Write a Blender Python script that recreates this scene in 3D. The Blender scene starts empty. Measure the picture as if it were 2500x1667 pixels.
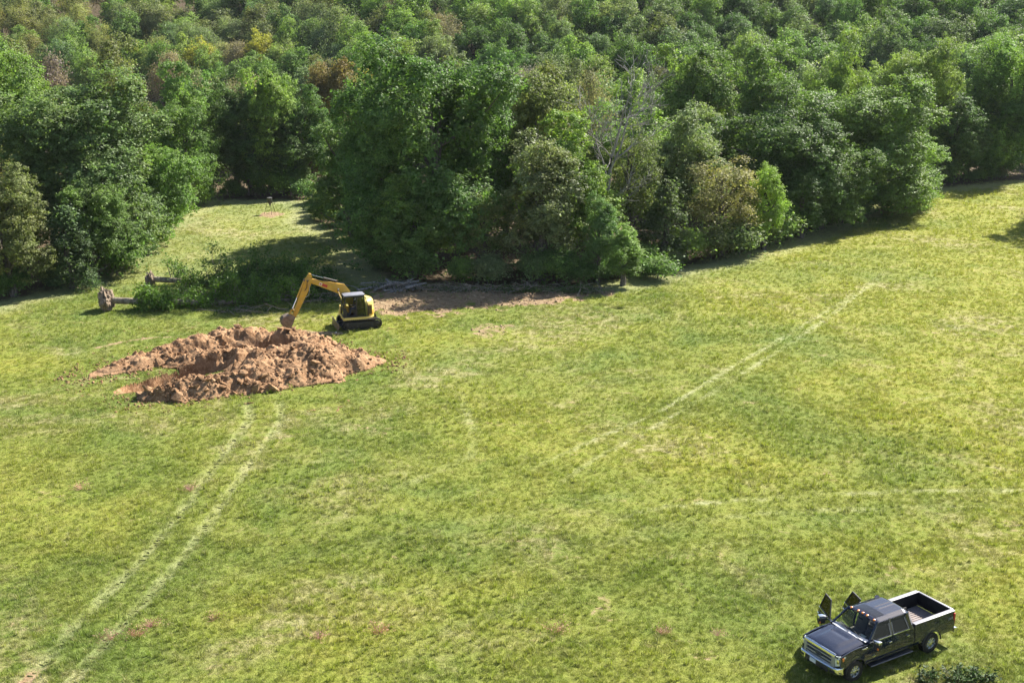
import bpy, bmesh, math, random
import numpy as np
from mathutils import Vector, Matrix, Quaternion

# ------------------------------------------------------------------ camera, world, sun, exposure
S = bpy.context.scene
COL = S.collection
R = math.radians
CAM_H = 24.13
PITCH = R(15.9)
cam_data = bpy.data.cameras.new('camera')
cam = bpy.data.objects.new('camera', cam_data)
COL.objects.link(cam)
cam.location = (0, 0, CAM_H)
cam.rotation_euler = (R(90) - PITCH, 0, 0)
cam_data.sensor_width = 36.0
cam_data.lens = 43.2
cam_data.clip_start = 0.5
cam_data.clip_end = 3000
S.camera = cam

SUN_EL = R(41)
SUN_AZ = math.atan2(0.70, 0.714)            # measured from +Y towards +X
world = bpy.data.worlds.new('World')
S.world = world
world.use_nodes = True
wn = world.node_tree.nodes
wl = world.node_tree.links
bg = wn['Background']
sky = wn.new('ShaderNodeTexSky')
sky.sky_type = 'NISHITA'
sky.sun_disc = False
sky.sun_elevation = SUN_EL
sky.sun_rotation = SUN_AZ
sky.altitude = 250
sky.air_density = 1.0
sky.dust_density = 1.2
wl.new(sky.outputs[0], bg.inputs[0])
bg.inputs[1].default_value = 0.062
sd = bpy.data.lights.new('sun', 'SUN')
sd.energy = 5.0
sd.angle = R(0.53)
sd.color = (1.0, 0.945, 0.85)
sun = bpy.data.objects.new('sun', sd)
COL.objects.link(sun)
to_sun = Vector((math.sin(SUN_AZ) * math.cos(SUN_EL), math.cos(SUN_AZ) * math.cos(SUN_EL), math.sin(SUN_EL)))
sun.rotation_euler = (-to_sun).to_track_quat('-Z', 'Y').to_euler()
sun.location = to_sun * 200
S.view_settings.view_transform = 'Standard'
S.view_settings.look = 'None'
S.view_settings.gamma = 1.0
S.view_settings.use_curve_mapping = False
S.view_settings.exposure = 1.5
S.cycles.use_denoising = True
S.cycles.denoiser = 'OPENIMAGEDENOISE'
S.cycles.denoising_input_passes = 'RGB_ALBEDO_NORMAL'
S.cycles.denoising_prefilter = 'NONE'
S.cycles.adaptive_threshold = 0.015
S.render.engine = 'CYCLES'
S.cycles.max_bounces = 4
S.cycles.diffuse_bounces = 1
S.cycles.glossy_bounces = 2
S.cycles.transmission_bounces = 3
S.cycles.transparent_max_bounces = 8
S.cycles.volume_bounces = 0

rng = np.random.default_rng(7)
random.seed(7)

# ------------------------------------------------------------------ helpers
def tag(o, label=None, cat=None, group=None, kind=None):
    if label: o['label'] = label
    if cat: o['category'] = cat
    if group: o['group'] = group
    if kind: o['kind'] = kind
    return o

def empty(name, loc=(0, 0, 0), rz=0.0):
    o = bpy.data.objects.new(name, None)
    o.empty_display_size = 0.3
    COL.objects.link(o)
    o.location = loc
    o.rotation_euler = (0, 0, rz)
    return o

def link(name, me, parent=None):
    o = bpy.data.objects.new(name, me)
    COL.objects.link(o)
    if parent is not None: o.parent = parent
    return o

def np_mesh(name, V, F, m=None, smooth=False):
    """V (n,3), F (k,3|4) arrays"""
    me = bpy.data.meshes.new(name)
    V = np.asarray(V, np.float32); F = np.asarray(F, np.int32)
    k, c = F.shape
    me.vertices.add(len(V)); me.vertices.foreach_set('co', V.ravel())
    me.loops.add(k * c); me.loops.foreach_set('vertex_index', F.ravel())
    me.polygons.add(k); me.polygons.foreach_set('loop_start', np.arange(0, k * c, c, dtype=np.int32))
    try: me.polygons.foreach_set('loop_total', np.full(k, c, np.int32))
    except Exception: pass
    if smooth: me.polygons.foreach_set('use_smooth', np.ones(k, bool))
    me.update(calc_edges=True)
    me.validate()
    if m is not None: me.materials.append(m)
    return me

class MB:
    """collects faces, builds ONE mesh object"""
    def __init__(s): s.v = []; s.f = []
    def add(s, vs, fs):
        b = len(s.v); s.v += [tuple(p) for p in vs]; s.f += [tuple(i + b for i in q) for q in fs]; return s
    def box(s, x0, x1, y0, y1, z0, z1, M=None):
        vs = [(x0,y0,z0),(x1,y0,z0),(x1,y1,z0),(x0,y1,z0),(x0,y0,z1),(x1,y0,z1),(x1,y1,z1),(x0,y1,z1)]
        if M is not None: vs = [M @ Vector(p) for p in vs]
        return s.add(vs, [(3,2,1,0),(4,5,6,7),(0,1,5,4),(1,2,6,5),(2,3,7,6),(3,0,4,7)])
    def hexa(s, b, t):
        """b, t: four bottom and four top points"""
        return s.add(list(b) + list(t), [(3,2,1,0),(4,5,6,7),(0,1,5,4),(1,2,6,5),(2,3,7,6),(3,0,4,7)])
    def prism(s, poly, y0, y1):
        """xz polygon extruded along y"""
        n = len(poly)
        vs = [(p[0], y0, p[1]) for p in poly] + [(p[0], y1, p[1]) for p in poly]
        return s.add(vs, [tuple(range(n)), tuple(range(2*n-1, n-1, -1))] + [(i, i+n, (i+1) % n + n, (i+1) % n) for i in range(n)])
    def prismz(s, poly, z0, z1):
        n = len(poly)
        vs = [(p[0], p[1], z0) for p in poly] + [(p[0], p[1], z1) for p in poly]
        return s.add(vs, [tuple(range(n-1, -1, -1)), tuple(range(n, 2*n))] + [(i, (i+1) % n, (i+1) % n + n, i+n) for i in range(n)])
    def tube(s, pts, r, n=8, cap=True):
        pts = [Vector(p) for p in pts]
        rs = r if isinstance(r, (list, tuple, np.ndarray)) else [r] * len(pts)
        rings = []; up = Vector((0.13, 0.21, 0.97))
        for i, p in enumerate(pts):
            t = (pts[min(i+1, len(pts)-1)] - pts[max(i-1, 0)]).normalized()
            a = t.cross(up)
            if a.length < 0.05: a = t.cross(Vector((1, 0, 0.1)))
            a.normalize(); b = t.cross(a)
            rings.append([p + (a * math.cos(2*math.pi*k/n) + b * math.sin(2*math.pi*k/n)) * rs[i] for k in range(n)])
        return s.loft(rings, cap)
    def loft(s, rings, cap=True, closed=True):
        n = len(rings[0]); b = []; fs = []
        for q in rings: b += q
        for i in range(len(rings) - 1):
            for k in range(n if closed else n - 1):
                j = (k + 1) % n
                fs.append((i*n+k, i*n+j, (i+1)*n+j, (i+1)*n+k))
        if cap:
            fs.append(tuple(range(n-1, -1, -1))); m = (len(rings)-1)*n; fs.append(tuple(range(m, m+n)))
        return s.add(b, fs)
    def lathe_y(s, prof, c, n=28):
        """prof: (radius, y) ring profile turned about a y axis through c, closed profile"""
        rings = []
        for k in range(n):
            a = 2*math.pi*k/n
            rings.append([(c[0] + r*math.cos(a), c[1] + y, c[2] + r*math.sin(a)) for r, y in prof])
        rings.append(rings[0])
        return s.loft(rings, cap=False, closed=True)
    def disc_y(s, c, r, t, n=20):
        return s.prism([(c[0] + r*math.cos(2*math.pi*k/n), c[2] + r*math.sin(2*math.pi*k/n)) for k in range(n)], c[1]-t/2, c[1]+t/2)
    def grid(s, P):
        """P[i][j] points, single sheet"""
        m = len(P[0]); vs = [p for row in P for p in row]
        return s.add(vs, [(i*m+j, i*m+j+1, (i+1)*m+j+1, (i+1)*m+j) for i in range(len(P)-1) for j in range(m-1)])
    def shell(s, P, off):
        """sheet P given a thickness by the offset vector (or function of the point)"""
        m = len(P[0]); n = len(P)
        top = [Vector(p) for row in P for p in row]
        bot = [p + (Vector(off(p)) if callable(off) else Vector(off)) for p in top]
        k = n*m; fs = []
        for i in range(n-1):
            for j in range(m-1):
                q = (i*m+j, i*m+j+1, (i+1)*m+j+1, (i+1)*m+j)
                fs.append(q); fs.append(tuple(a + k for a in reversed(q)))
        for j in range(m-1):
            fs.append((j, j+k, j+1+k, j+1)); a = (n-1)*m
            fs.append((a+j, a+j+1, a+j+1+k, a+j+k))
        for i in range(n-1):
            fs.append((i*m, (i+1)*m, (i+1)*m+k, i*m+k)); a = m-1
            fs.append((i*m+a, i*m+a+k, (i+1)*m+a+k, (i+1)*m+a))
        return s.add(top + bot, fs)
    def build(s, name, mt, parent=None, bevel=0.0, seg=2, smooth=35, M=None):
        me = bpy.data.meshes.new(name)
        vs = s.v if M is None else [M @ Vector(p) for p in s.v]
        me.from_pydata([tuple(p) for p in vs], [], s.f)
        me.validate()
        bm = bmesh.new(); bm.from_mesh(me)
        bmesh.ops.remove_doubles(bm, verts=bm.verts, dist=0.0004)
        bmesh.ops.recalc_face_normals(bm, faces=bm.faces)
        if bevel > 0:
            es = [e for e in bm.edges if len(e.link_faces) == 2 and e.calc_face_angle(0) > R(30)]
            if es: bmesh.ops.bevel(bm, geom=es, offset=bevel, segments=seg, profile=0.6, affect='EDGES', clamp_overlap=True)
        bm.to_mesh(me); bm.free()
        if smooth:
            me.polygons.foreach_set('use_smooth', np.ones(len(me.polygons), bool))
            me.set_sharp_from_angle(angle=R(smooth))
        me.materials.append(mt)
        return link(name, me, parent)

def hash2(ix, iy, seed):
    h = (ix.astype(np.int64) * 374761393 + iy.astype(np.int64) * 668265263 + seed * 1442695041) & 0xffffffff
    h = ((h ^ (h >> 13)) * 1274126177) & 0xffffffff
    h = h ^ (h >> 16)
    return (h & 0xffff) / 65535.0

def vnoise(x, y, seed=0):
    x = np.asarray(x, float); y = np.asarray(y, float)
    ix = np.floor(x); iy = np.floor(y); fx = x - ix; fy = y - iy
    fx = fx*fx*(3-2*fx); fy = fy*fy*(3-2*fy)
    a = hash2(ix, iy, seed); b = hash2(ix+1, iy, seed); c = hash2(ix, iy+1, seed); d = hash2(ix+1, iy+1, seed)
    return (a*(1-fx)+b*fx)*(1-fy) + (c*(1-fx)+d*fx)*fy

def fbm(x, y, seed=0, o=4):
    t = 0; a = 0.5
    for i in range(o):
        t = t + a * vnoise(x * 2**i, y * 2**i, seed + i*17); a *= 0.5
    return t

def sstep(a, b, v):
    t = np.clip((np.asarray(v, float) - a) / (b - a), 0, 1)
    return t*t*(3-2*t)

def poly_sd(x, y, poly):
    """signed distance, negative inside"""
    x = np.asarray(x, float); y = np.asarray(y, float)
    d = np.full(x.shape, 1e9); ins = np.zeros(x.shape, bool); n = len(poly)
    for i in range(n):
        ax, ay = poly[i]; bx, by = poly[(i+1) % n]
        ex, ey = bx-ax, by-ay
        t = np.clip(((x-ax)*ex + (y-ay)*ey) / (ex*ex+ey*ey), 0, 1)
        d = np.minimum(d, np.hypot(x-ax-t*ex, y-ay-t*ey))
        if ay != by:
            ins ^= ((ay > y) != (by > y)) & (x < (bx-ax)*(y-ay)/(by-ay) + ax)
    return np.where(ins, -d, d)

def line_d(x, y, pts, ret_t=False):
    x = np.asarray(x, float); y = np.asarray(y, float)
    d = np.full(x.shape, 1e9); tt = np.zeros(x.shape); acc = 0.0
    for (ax, ay), (bx, by) in zip(pts[:-1], pts[1:]):
        ex, ey = bx-ax, by-ay; L = math.hypot(ex, ey)
        t = np.clip(((x-ax)*ex + (y-ay)*ey) / (L*L), 0, 1)
        q = np.hypot(x-ax-t*ex, y-ay-t*ey)
        tt = np.where(q < d, acc + t*L, tt); d = np.minimum(d, q); acc += L
    return (d, tt / acc, acc) if ret_t else d

# ------------------------------------------------------------------ materials
def new_mat(name):
    m = bpy.data.materials.new(name); m.use_nodes = True
    nt = m.node_tree
    return m, nt, nt.nodes['Principled BSDF'], nt.nodes['Material Output']

def sock(nt, a, b): nt.links.new(a, b)

def rgba(c): return (c[0], c[1], c[2], 1.0)

def mixc(nt, fac, a, b, mode='MIX'):
    n = nt.nodes.new('ShaderNodeMix'); n.data_type = 'RGBA'; n.blend_type = mode
    if isinstance(fac, (int, float)): n.inputs[0].default_value = fac
    else: sock(nt, fac, n.inputs[0])
    for v, i in ((a, 6), (b, 7)):
        if isinstance(v, tuple): n.inputs[i].default_value = rgba(v)
        else: sock(nt, v, n.inputs[i])
    return n.outputs[2]

def math_n(nt, op, a, b=None, c=None, clamp=False):
    n = nt.nodes.new('ShaderNodeMath'); n.operation = op; n.use_clamp = clamp
    for i, v in enumerate((a, b, c)):
        if v is None: continue
        if isinstance(v, (int, float)): n.inputs[i].default_value = v
        else: sock(nt, v, n.inputs[i])
    return n.outputs[0]

def noise_n(nt, vec, scale, detail=3, rough=0.55, dist=0.0):
    n = nt.nodes.new('ShaderNodeTexNoise'); n.inputs['Scale'].default_value = scale
    n.inputs['Detail'].default_value = detail; n.inputs['Roughness'].default_value = rough
    n.inputs['Distortion'].default_value = dist
    if vec is not None: sock(nt, vec, n.inputs['Vector'])
    return n.outputs[0]

def ramp01(nt, v, a, b):
    n = nt.nodes.new('ShaderNodeMapRange'); n.inputs[1].default_value = a; n.inputs[2].default_value = b
    n.interpolation_type = 'SMOOTHSTEP'
    sock(nt, v, n.inputs[0]); return n.outputs[0]

def attr_n(nt, name, kind='GEOMETRY'):
    n = nt.nodes.new('ShaderNodeAttribute'); n.attribute_name = name; n.attribute_type = kind
    return n

def bump_n(nt, h, dist, strength, bsdf):
    n = nt.nodes.new('ShaderNodeBump'); n.inputs['Distance'].default_value = dist; n.inputs['Strength'].default_value = strength
    sock(nt, h, n.inputs['Height']); sock(nt, n.outputs[0], bsdf.inputs['Normal'])

def plain(name, c, rough=0.5, metal=0.0, var=0.15, scale=3.0, spec=0.5, coat=0.0, dust=None, dust_amt=0.0):
    """base colour with slight grime variation in object space, optional dust film"""
    m, nt, b, o = new_mat(name)
    tc = nt.nodes.new('ShaderNodeTexCoord')
    nz = noise_n(nt, tc.outputs['Object'], scale, 4)
    col = mixc(nt, ramp01(nt, nz, 0.3, 0.7), tuple(x*(1-var) for x in c), tuple(min(1, x*(1+var)) for x in c))
    if dust is not None:
        dz = noise_n(nt, tc.outputs['Object'], scale*2.3, 5, 0.65)
        col = mixc(nt, math_n(nt, 'MULTIPLY', ramp01(nt, dz, 0.4, 0.75), dust_amt), col, dust)
    sock(nt, col, b.inputs['Base Color'])
    b.inputs['Roughness'].default_value = rough; b.inputs['Metallic'].default_value = metal
    b.inputs['Specular IOR Level'].default_value = spec
    b.inputs['Coat Weight'].default_value = coat; b.inputs['Coat Roughness'].default_value = 0.06
    return m

def glass(name, c, alpha_mix=0.55, rough=0.02):
    """tinted pane: part see-through, part glossy"""
    m, nt, b, o = new_mat(name)
    nt.nodes.remove(b)
    tr = nt.nodes.new('ShaderNodeBsdfTransparent'); tr.inputs[0].default_value = rgba(c)
    gl = nt.nodes.new('ShaderNodeBsdfGlossy'); gl.inputs['Roughness'].default_value = rough; gl.inputs[0].default_value = (1, 1, 1, 1)
    lw = nt.nodes.new('ShaderNodeLayerWeight'); lw.inputs[0].default_value = 0.5
    fc = math_n(nt, 'MULTIPLY_ADD', math_n(nt, 'POWER', lw.outputs['Facing'], 5.0), 0.6, 0.035)
    mx = nt.nodes.new('ShaderNodeMixShader')
    sock(nt, fc, mx.inputs[0]); sock(nt, tr.outputs[0], mx.inputs[1]); sock(nt, gl.outputs[0], mx.inputs[2])
    sock(nt, mx.outputs[0], o.inputs[0])
    return m

def leaf_mat(name, transl=0.38, rough=0.6, use_color=True, c=(0.05, 0.1, 0.02), vary=0.45):
    m, nt, b, o = new_mat(name)
    gi = nt.nodes.new('ShaderNodeNewGeometry')
    if use_color:
        oi = nt.nodes.new('ShaderNodeObjectInfo'); base = oi.outputs['Color']
    else:
        rg = nt.nodes.new('ShaderNodeRGB'); rg.outputs[0].default_value = rgba(c); base = rg.outputs[0]
    rnd = gi.outputs['Random Per Island']
    big = noise_n(nt, gi.outputs['Position'], 0.45, 3)
    v = math_n(nt, 'MULTIPLY_ADD', rnd, vary*1.6, 1.0 - vary*0.8)
    v = math_n(nt, 'MULTIPLY', v, math_n(nt, 'MULTIPLY_ADD', ramp01(nt, big, 0.3, 0.7), 0.5, 0.75))
    vm = nt.nodes.new('ShaderNodeVectorMath'); vm.operation = 'SCALE'
    sock(nt, base, vm.inputs[0]); sock(nt, v, vm.inputs['Scale'])
    # a share of the leaves is yellower
    yel = mixc(nt, 1.0, vm.outputs[0], (1.28, 1.12, 0.7), 'MULTIPLY')
    wn_ = nt.nodes.new('ShaderNodeTexWhiteNoise'); wn_.noise_dimensions = '1D'; sock(nt, rnd, wn_.inputs['W'])
    col = mixc(nt, math_n(nt, 'MULTIPLY', wn_.outputs[0], ramp01(nt, noise_n(nt, gi.outputs['Position'], 0.25, 2), 0.4, 0.65)), vm.outputs[0], yel)
    sock(nt, col, b.inputs['Base Color'])
    b.inputs['Roughness'].default_value = rough; b.inputs['Specular IOR Level'].default_value = 0.28
    tl = nt.nodes.new('ShaderNodeBsdfTranslucent')
    tcol = mixc(nt, 1.0, col, (1.15, 1.3, 0.75), 'MULTIPLY')
    sock(nt, tcol, tl.inputs[0])
    mx = nt.nodes.new('ShaderNodeMixShader'); mx.inputs[0].default_value = transl
    sock(nt, b.outputs[0], mx.inputs[1]); sock(nt, tl.outputs[0], mx.inputs[2]); sock(nt, mx.outputs[0], o.inputs[0])
    return m

def bark_mat(name, c1, c2, scale=6):
    m, nt, b, o = new_mat(name)
    tc = nt.nodes.new('ShaderNodeTexCoord')
    mp = nt.nodes.new('ShaderNodeMapping'); mp.inputs['Scale'].default_value = (1, 1, 0.25)
    sock(nt, tc.outputs['Object'], mp.inputs[0])
    nz = noise_n(nt, mp.outputs[0], scale, 5, 0.65)
    sock(nt, mixc(nt, ramp01(nt, nz, 0.35, 0.65), c1, c2), b.inputs['Base Color'])
    b.inputs['Roughness'].default_value = 0.9
    bump_n(nt, nz, 0.04, 0.6, b)
    return m

M_LEAF = leaf_mat('leaves')
M_BARK = bark_mat('bark', (0.06, 0.05, 0.04), (0.17, 0.145, 0.12))
M_DEADBARK = bark_mat('dead_bark', (0.16, 0.15, 0.14), (0.32, 0.30, 0.285))
M_LOGBARK = bark_mat('log_bark', (0.12, 0.1, 0.07), (0.30, 0.255, 0.19), 4)

def grass_colour(nt, pos):
    n1 = noise_n(nt, pos, 0.045, 3, 0.55, 0.4)
    n2 = noise_n(nt, pos, 0.22, 4, 0.6, 0.6)
    n3 = noise_n(nt, pos, 1.1, 4, 0.65)
    n4 = noise_n(nt, pos, 0.09, 4, 0.6, 0.5)
    sep = nt.nodes.new('ShaderNodeSeparateXYZ'); sock(nt, pos, sep.inputs[0])
    east = ramp01(nt, sep.outputs[0], -25.0, 40.0)
    base = mixc(nt, ramp01(nt, n2, 0.33, 0.67), (0.145, 0.192, 0.038), (0.205, 0.226, 0.047))
    yel = mixc(nt, ramp01(nt, n3, 0.35, 0.65), (0.25, 0.272, 0.042), (0.295, 0.28, 0.06))
    v = math_n(nt, 'ADD', n1, math_n(nt, 'MULTIPLY', east, 0.16))
    base = mixc(nt, ramp01(nt, v, 0.46, 0.72), base, yel)
    # straw coloured, dry patches
    dry = mixc(nt, ramp01(nt, n3, 0.3, 0.7), (0.29, 0.25, 0.11), (0.39, 0.345, 0.185))
    f = math_n(nt, 'MULTIPLY', ramp01(nt, n4, 0.5, 0.66), ramp01(nt, n3, 0.36, 0.62))
    base = mixc(nt, math_n(nt, 'MULTIPLY', f, 0.85), base, dry)
    # lush clover patches
    mp = nt.nodes.new('ShaderNodeVectorMath'); mp.operation = 'ADD'; mp.inputs[1].default_value = (53, 17, 0); sock(nt, pos, mp.inputs[0])
    n5 = noise_n(nt, mp.outputs[0], 0.13, 4, 0.6, 0.7)
    base = mixc(nt, math_n(nt, 'MULTIPLY', ramp01(nt, n5, 0.56, 0.72), 0.35), base, (0.115, 0.185, 0.050))
    return base, n3

def make_ground_mat():
    m, nt, b, o = new_mat('meadow_ground')
    g = nt.nodes.new('ShaderNodeNewGeometry'); pos = g.outputs['Position']
    base, n3 = grass_colour(nt, pos)
    fine = noise_n(nt, pos, 7.0, 5, 0.7)
    base = mixc(nt, ramp01(nt, fine, 0.35, 0.7), mixc(nt, 1.0, base, (0.74, 0.78, 0.7), 'MULTIPLY'), base)
    pale = attr_n(nt, 'pale').outputs['Fac']; soil = attr_n(nt, 'soil').outputs['Fac']; lit = attr_n(nt, 'litter').outputs['Fac']
    base = mixc(nt, math_n(nt, 'MULTIPLY', pale, 0.75), base, (0.44, 0.43, 0.26))
    sn = noise_n(nt, pos, 2.2, 6, 0.7)
    sc = mixc(nt, ramp01(nt, sn, 0.3, 0.7), (0.20, 0.13, 0.07), (0.37, 0.272, 0.163))
    sf = math_n(nt, 'ADD', soil, math_n(nt, 'MULTIPLY_ADD', sn, 0.9, -0.45))
    base = mixc(nt, math_n(nt, 'MULTIPLY', ramp01(nt, sf, 0.38, 0.62), ramp01(nt, soil, 0.02, 0.2)), base, sc)
    lc = mixc(nt, ramp01(nt, fine, 0.3, 0.7), (0.05, 0.035, 0.02), (0.16, 0.12, 0.07))
    base = mixc(nt, lit, base, lc)
    sock(nt, base, b.inputs['Base Color'])
    b.inputs['Roughness'].default_value = 0.95; b.inputs['Specular IOR Level'].default_value = 0.15
    h = math_n(nt, 'ADD', fine, math_n(nt, 'MULTIPLY', sn, 0.8))
    bump_n(nt, h, 0.12, 0.9, b)
    return m

def make_grass_mat():
    m, nt, b, o = new_mat('grass_blades')
    g = nt.nodes.new('ShaderNodeNewGeometry'); pos = g.outputs['Position']
    base, n3 = grass_colour(nt, pos)
    rnd = g.outputs['Random Per Island']
    tint = attr_n(nt, 'tint', 'INSTANCER').outputs['Fac']
    pale = attr_n(nt, 'pale', 'INSTANCER').outputs['Fac']
    v = math_n(nt, 'MULTIPLY', math_n(nt, 'MULTIPLY_ADD', rnd, 0.5, 0.78), math_n(nt, 'MULTIPLY_ADD', tint, 0.42, 0.87))
    vm = nt.nodes.new('ShaderNodeVectorMath'); vm.operation = 'SCALE'; sock(nt, base, vm.inputs[0]); sock(nt, v, vm.inputs['Scale'])
    col = mixc(nt, pale, vm.outputs[0], (0.50, 0.50, 0.31))
    wn_ = nt.nodes.new('ShaderNodeTexWhiteNoise'); wn_.noise_dimensions = '1D'; sock(nt, tint, wn_.inputs['W'])
    col = mixc(nt, math_n(nt, 'MULTIPLY', ramp01(nt, wn_.outputs[0], 0.8, 0.97), 0.8), col, mixc(nt, n3, (0.33, 0.31, 0.12), (0.42, 0.39, 0.2)))
    sock(nt, col, b.inputs['Base Color'])
    b.inputs['Roughness'].default_value = 0.6; b.inputs['Specular IOR Level'].default_value = 0.25
    tl = nt.nodes.new('ShaderNodeBsdfTranslucent'); sock(nt, mixc(nt, 1.0, col, (1.1, 1.2, 0.7), 'MULTIPLY'), tl.inputs[0])
    mx = nt.nodes.new('ShaderNodeMixShader'); mx.inputs[0].default_value = 0.35
    sock(nt, b.outputs[0], mx.inputs[1]); sock(nt, tl.outputs[0], mx.inputs[2]); sock(nt, mx.outputs[0], o.inputs[0])
    return m

def make_dirt_mat(name='dug_earth', a=(0.15, 0.075, 0.034), c=(0.335, 0.2, 0.11)):
    m, nt, b, o = new_mat(name)
    g = nt.nodes.new('ShaderNodeNewGeometry'); pos = g.outputs['Position']
    n1 = noise_n(nt, pos, 0.8, 5, 0.6); n2 = noise_n(nt, pos, 6.0, 6, 0.7)
    col = mixc(nt, ramp01(nt, n1, 0.3, 0.7), a, c)
    col = mixc(nt, ramp01(nt, n2, 0.42, 0.75), col, (0.42, 0.27, 0.155))
    dk = noise_n(nt, pos, 0.55, 4, 0.6, 0.8)
    col = mixc(nt, math_n(nt, 'MULTIPLY', ramp01(nt, dk, 0.52, 0.68), 0.75), col, (0.105, 0.06, 0.033))
    vr = nt.nodes.new('ShaderNodeVectorMath'); vr.operation = 'SCALE'; sock(nt, col, vr.inputs[0])
    sock(nt, math_n(nt, 'MULTIPLY_ADD', g.outputs['Random Per Island'], 0.4, 0.8), vr.inputs['Scale'])
    sock(nt, vr.outputs[0], b.inputs['Base Color'])
    b.inputs['Roughness'].default_value = 0.95; b.inputs['Specular IOR Level'].default_value = 0.15
    bump_n(nt, n2, 0.1, 0.9, b)
    return m

M_GROUND = make_ground_mat(); M_GRASS = make_grass_mat(); M_DIRT = make_dirt_mat()
# ------------------------------------------------------------------ the ground
FIELD = [(-41.2, 96), (-37.4, 103.2), (-36.8, 115.2), (-37.6, 132.6), (-36.6, 146), (-24, 146), (-21.9, 132.6), (-15.5, 119),
         (-11.5, 104.5), (-6, 101.5), (6.1, 100.5), (12.7, 106.4), (18.6, 111.5), (25.9, 119), (32.4, 127.8), (44.2, 146.3), (54.8, 155.8),
         (68, 162.9), (150, 172), (150, -80), (-150, -80), (-150, 40), (-70, 76)]
SOIL = [(-12.6, 95.3), (-12.0, 100.6), (-5.1, 102.2), (6.6, 101.0), (8.0, 98.4), (5.8, 97.0), (1.6, 95.4), (-2.97, 94.4), (-5.8, 93.0), (-8.4, 91.6), (-10.9, 93.4)]
SOIL2 = [(-3.4, 85.4), (-1.6, 84.6), (0.4, 86.4), (0.2, 89.6), (-2.6, 90.2), (-3.6, 88)]
TRACK_A = [(-18.2, 34), (-17.69, 39.49), (-17.21, 44.24), (-16.48, 48.99), (-15.92, 55.19), (-15.69, 61.12), (-15.46, 66.2), (-15.42, 68.3), (-16.13, 70.9)]
TRACK_B = [(-16.7, 34), (-16.05, 39.49), (-15.47, 43.91), (-14.76, 48.59), (-14.35, 52.82), (-14.02, 59.39), (-13.67, 64.21), (-13.55, 67.94), (-14.3, 71.3)]
WHEELS = [([(2.51, 58.3), (4.4, 61.7), (8.3, 66.9), (14.7, 76.3), (23.2, 89.6), (30.3, 101.7), (37.0, 112.5)], 0.17, 0.85),
          ([(0.8, 60.0), (2.9, 62.6), (5.34, 65.5), (9.1, 69.8), (13.3, 76.3), (19.2, 85.1), (26.4, 96), (33.5, 107.5)], 0.15, 0.75),
          ([(4.5, 53.6), (7, 55.2), (11.1, 56.2), (17.5, 57.2), (25.9, 57.6), (36, 57.6)], 0.17, 0.75),
          ([(5.5, 52.6), (8.75, 53.75), (12.8, 54.7), (19, 55.4), (25.1, 55.7), (36, 55.9)], 0.17, 0.62),
          ([(-5.8, 57.7), (-4.05, 59.7), (-2.3, 62.2), (-2.1, 64.2), (-2.23, 66.2), (-2.7, 69), (-3.2, 73)], 0.3, 0.42),
          ([(-15, 46), (-8, 50.5), (0, 54.5), (9, 58)], 0.3, 0.12),
          ([(-6, 41.5), (0, 45), (7, 50), (14, 53)], 0.35, 0.14),
          ([(-12, 42), (-4, 46.5), (4, 51), (10, 54)], 0.35, 0.14),
          ([(24.5, 71.5), (27.5, 72.7), (33, 73.6)], 0.15, 0.4)]
PITL = [(-24.5, 73.3), (-23.7, 74.2), (-22.2, 76.0), (-20.6, 77.6), (-19.2, 78.6)]
RIDGES = [  # polyline, (height, half width) per vertex
    ([(-27.4, 76.9), (-25.8, 78.3), (-24.0, 79.9), (-22.0, 82.0), (-19.6, 83.4), (-17.0, 83.8), (-14.4, 83.0)],
     [(.10, .6), (.5, 1.2), (.85, 1.4), (1.2, 1.8), (1.25, 1.9), (1.0, 1.8), (.75, 1.7)]),
    ([(-22.3, 71.9), (-20.6, 72.4), (-18.4, 73.6), (-16.0, 75.6), (-13.0, 77.9), (-10.4, 79.3), (-9.2, 79.6)],
     [(.5, .9), (.95, 1.3), (1.15, 1.7), (1.3, 2.2), (1.45, 2.7), (.75, 1.9), (.2, .9)]),
    ([(-22.9, 79.2), (-20.4, 80.0), (-18.2, 79.2), (-16.0, 79.4), (-13.2, 80.8)], [(.55, 1.2), (.85, 1.5), (1.0, 1.8), (1.05, 1.8), (.9, 1.7)])]
HOLE = (-16.3, 81.6)

def heap_raw(x, y):
    """height of the spoil above the meadow, before clods"""
    h = np.zeros(np.shape(x))
    for pts, hw in RIDGES:
        d, t, L = line_d(x, y, pts, True)
        cum = np.concatenate([[0], np.cumsum([math.dist(pts[i], pts[i+1]) for i in range(len(pts)-1)])]) / L
        H = np.interp(t, cum, [a for a, b in hw]); W = np.interp(t, cum, [b for a, b in hw])
        W = W * (0.75 + 0.5 * vnoise(x*0.6, y*0.6, 91))
        q = np.clip(1 - d / (W*1.25), 0, 1)
        h = np.maximum(h, H * (q*q*(3-2*q)) ** 0.8) + 0.10 * np.minimum(h, H*q)
    return h

def pit_depth(x, y):
    d, t, L = line_d(x, y, PITL, True)
    w = np.interp(t, [0, .15, .6, 1], [.3, .75, .95, .5]) * (0.8 + 0.4*vnoise(x*1.1, y*1.1, 5))
    return (1 - sstep(w, w + 0.45, d)) * np.interp(t, [0, .12, .3, .8, 1], [.1, .6, 1.0, 1.1, .4])

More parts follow.
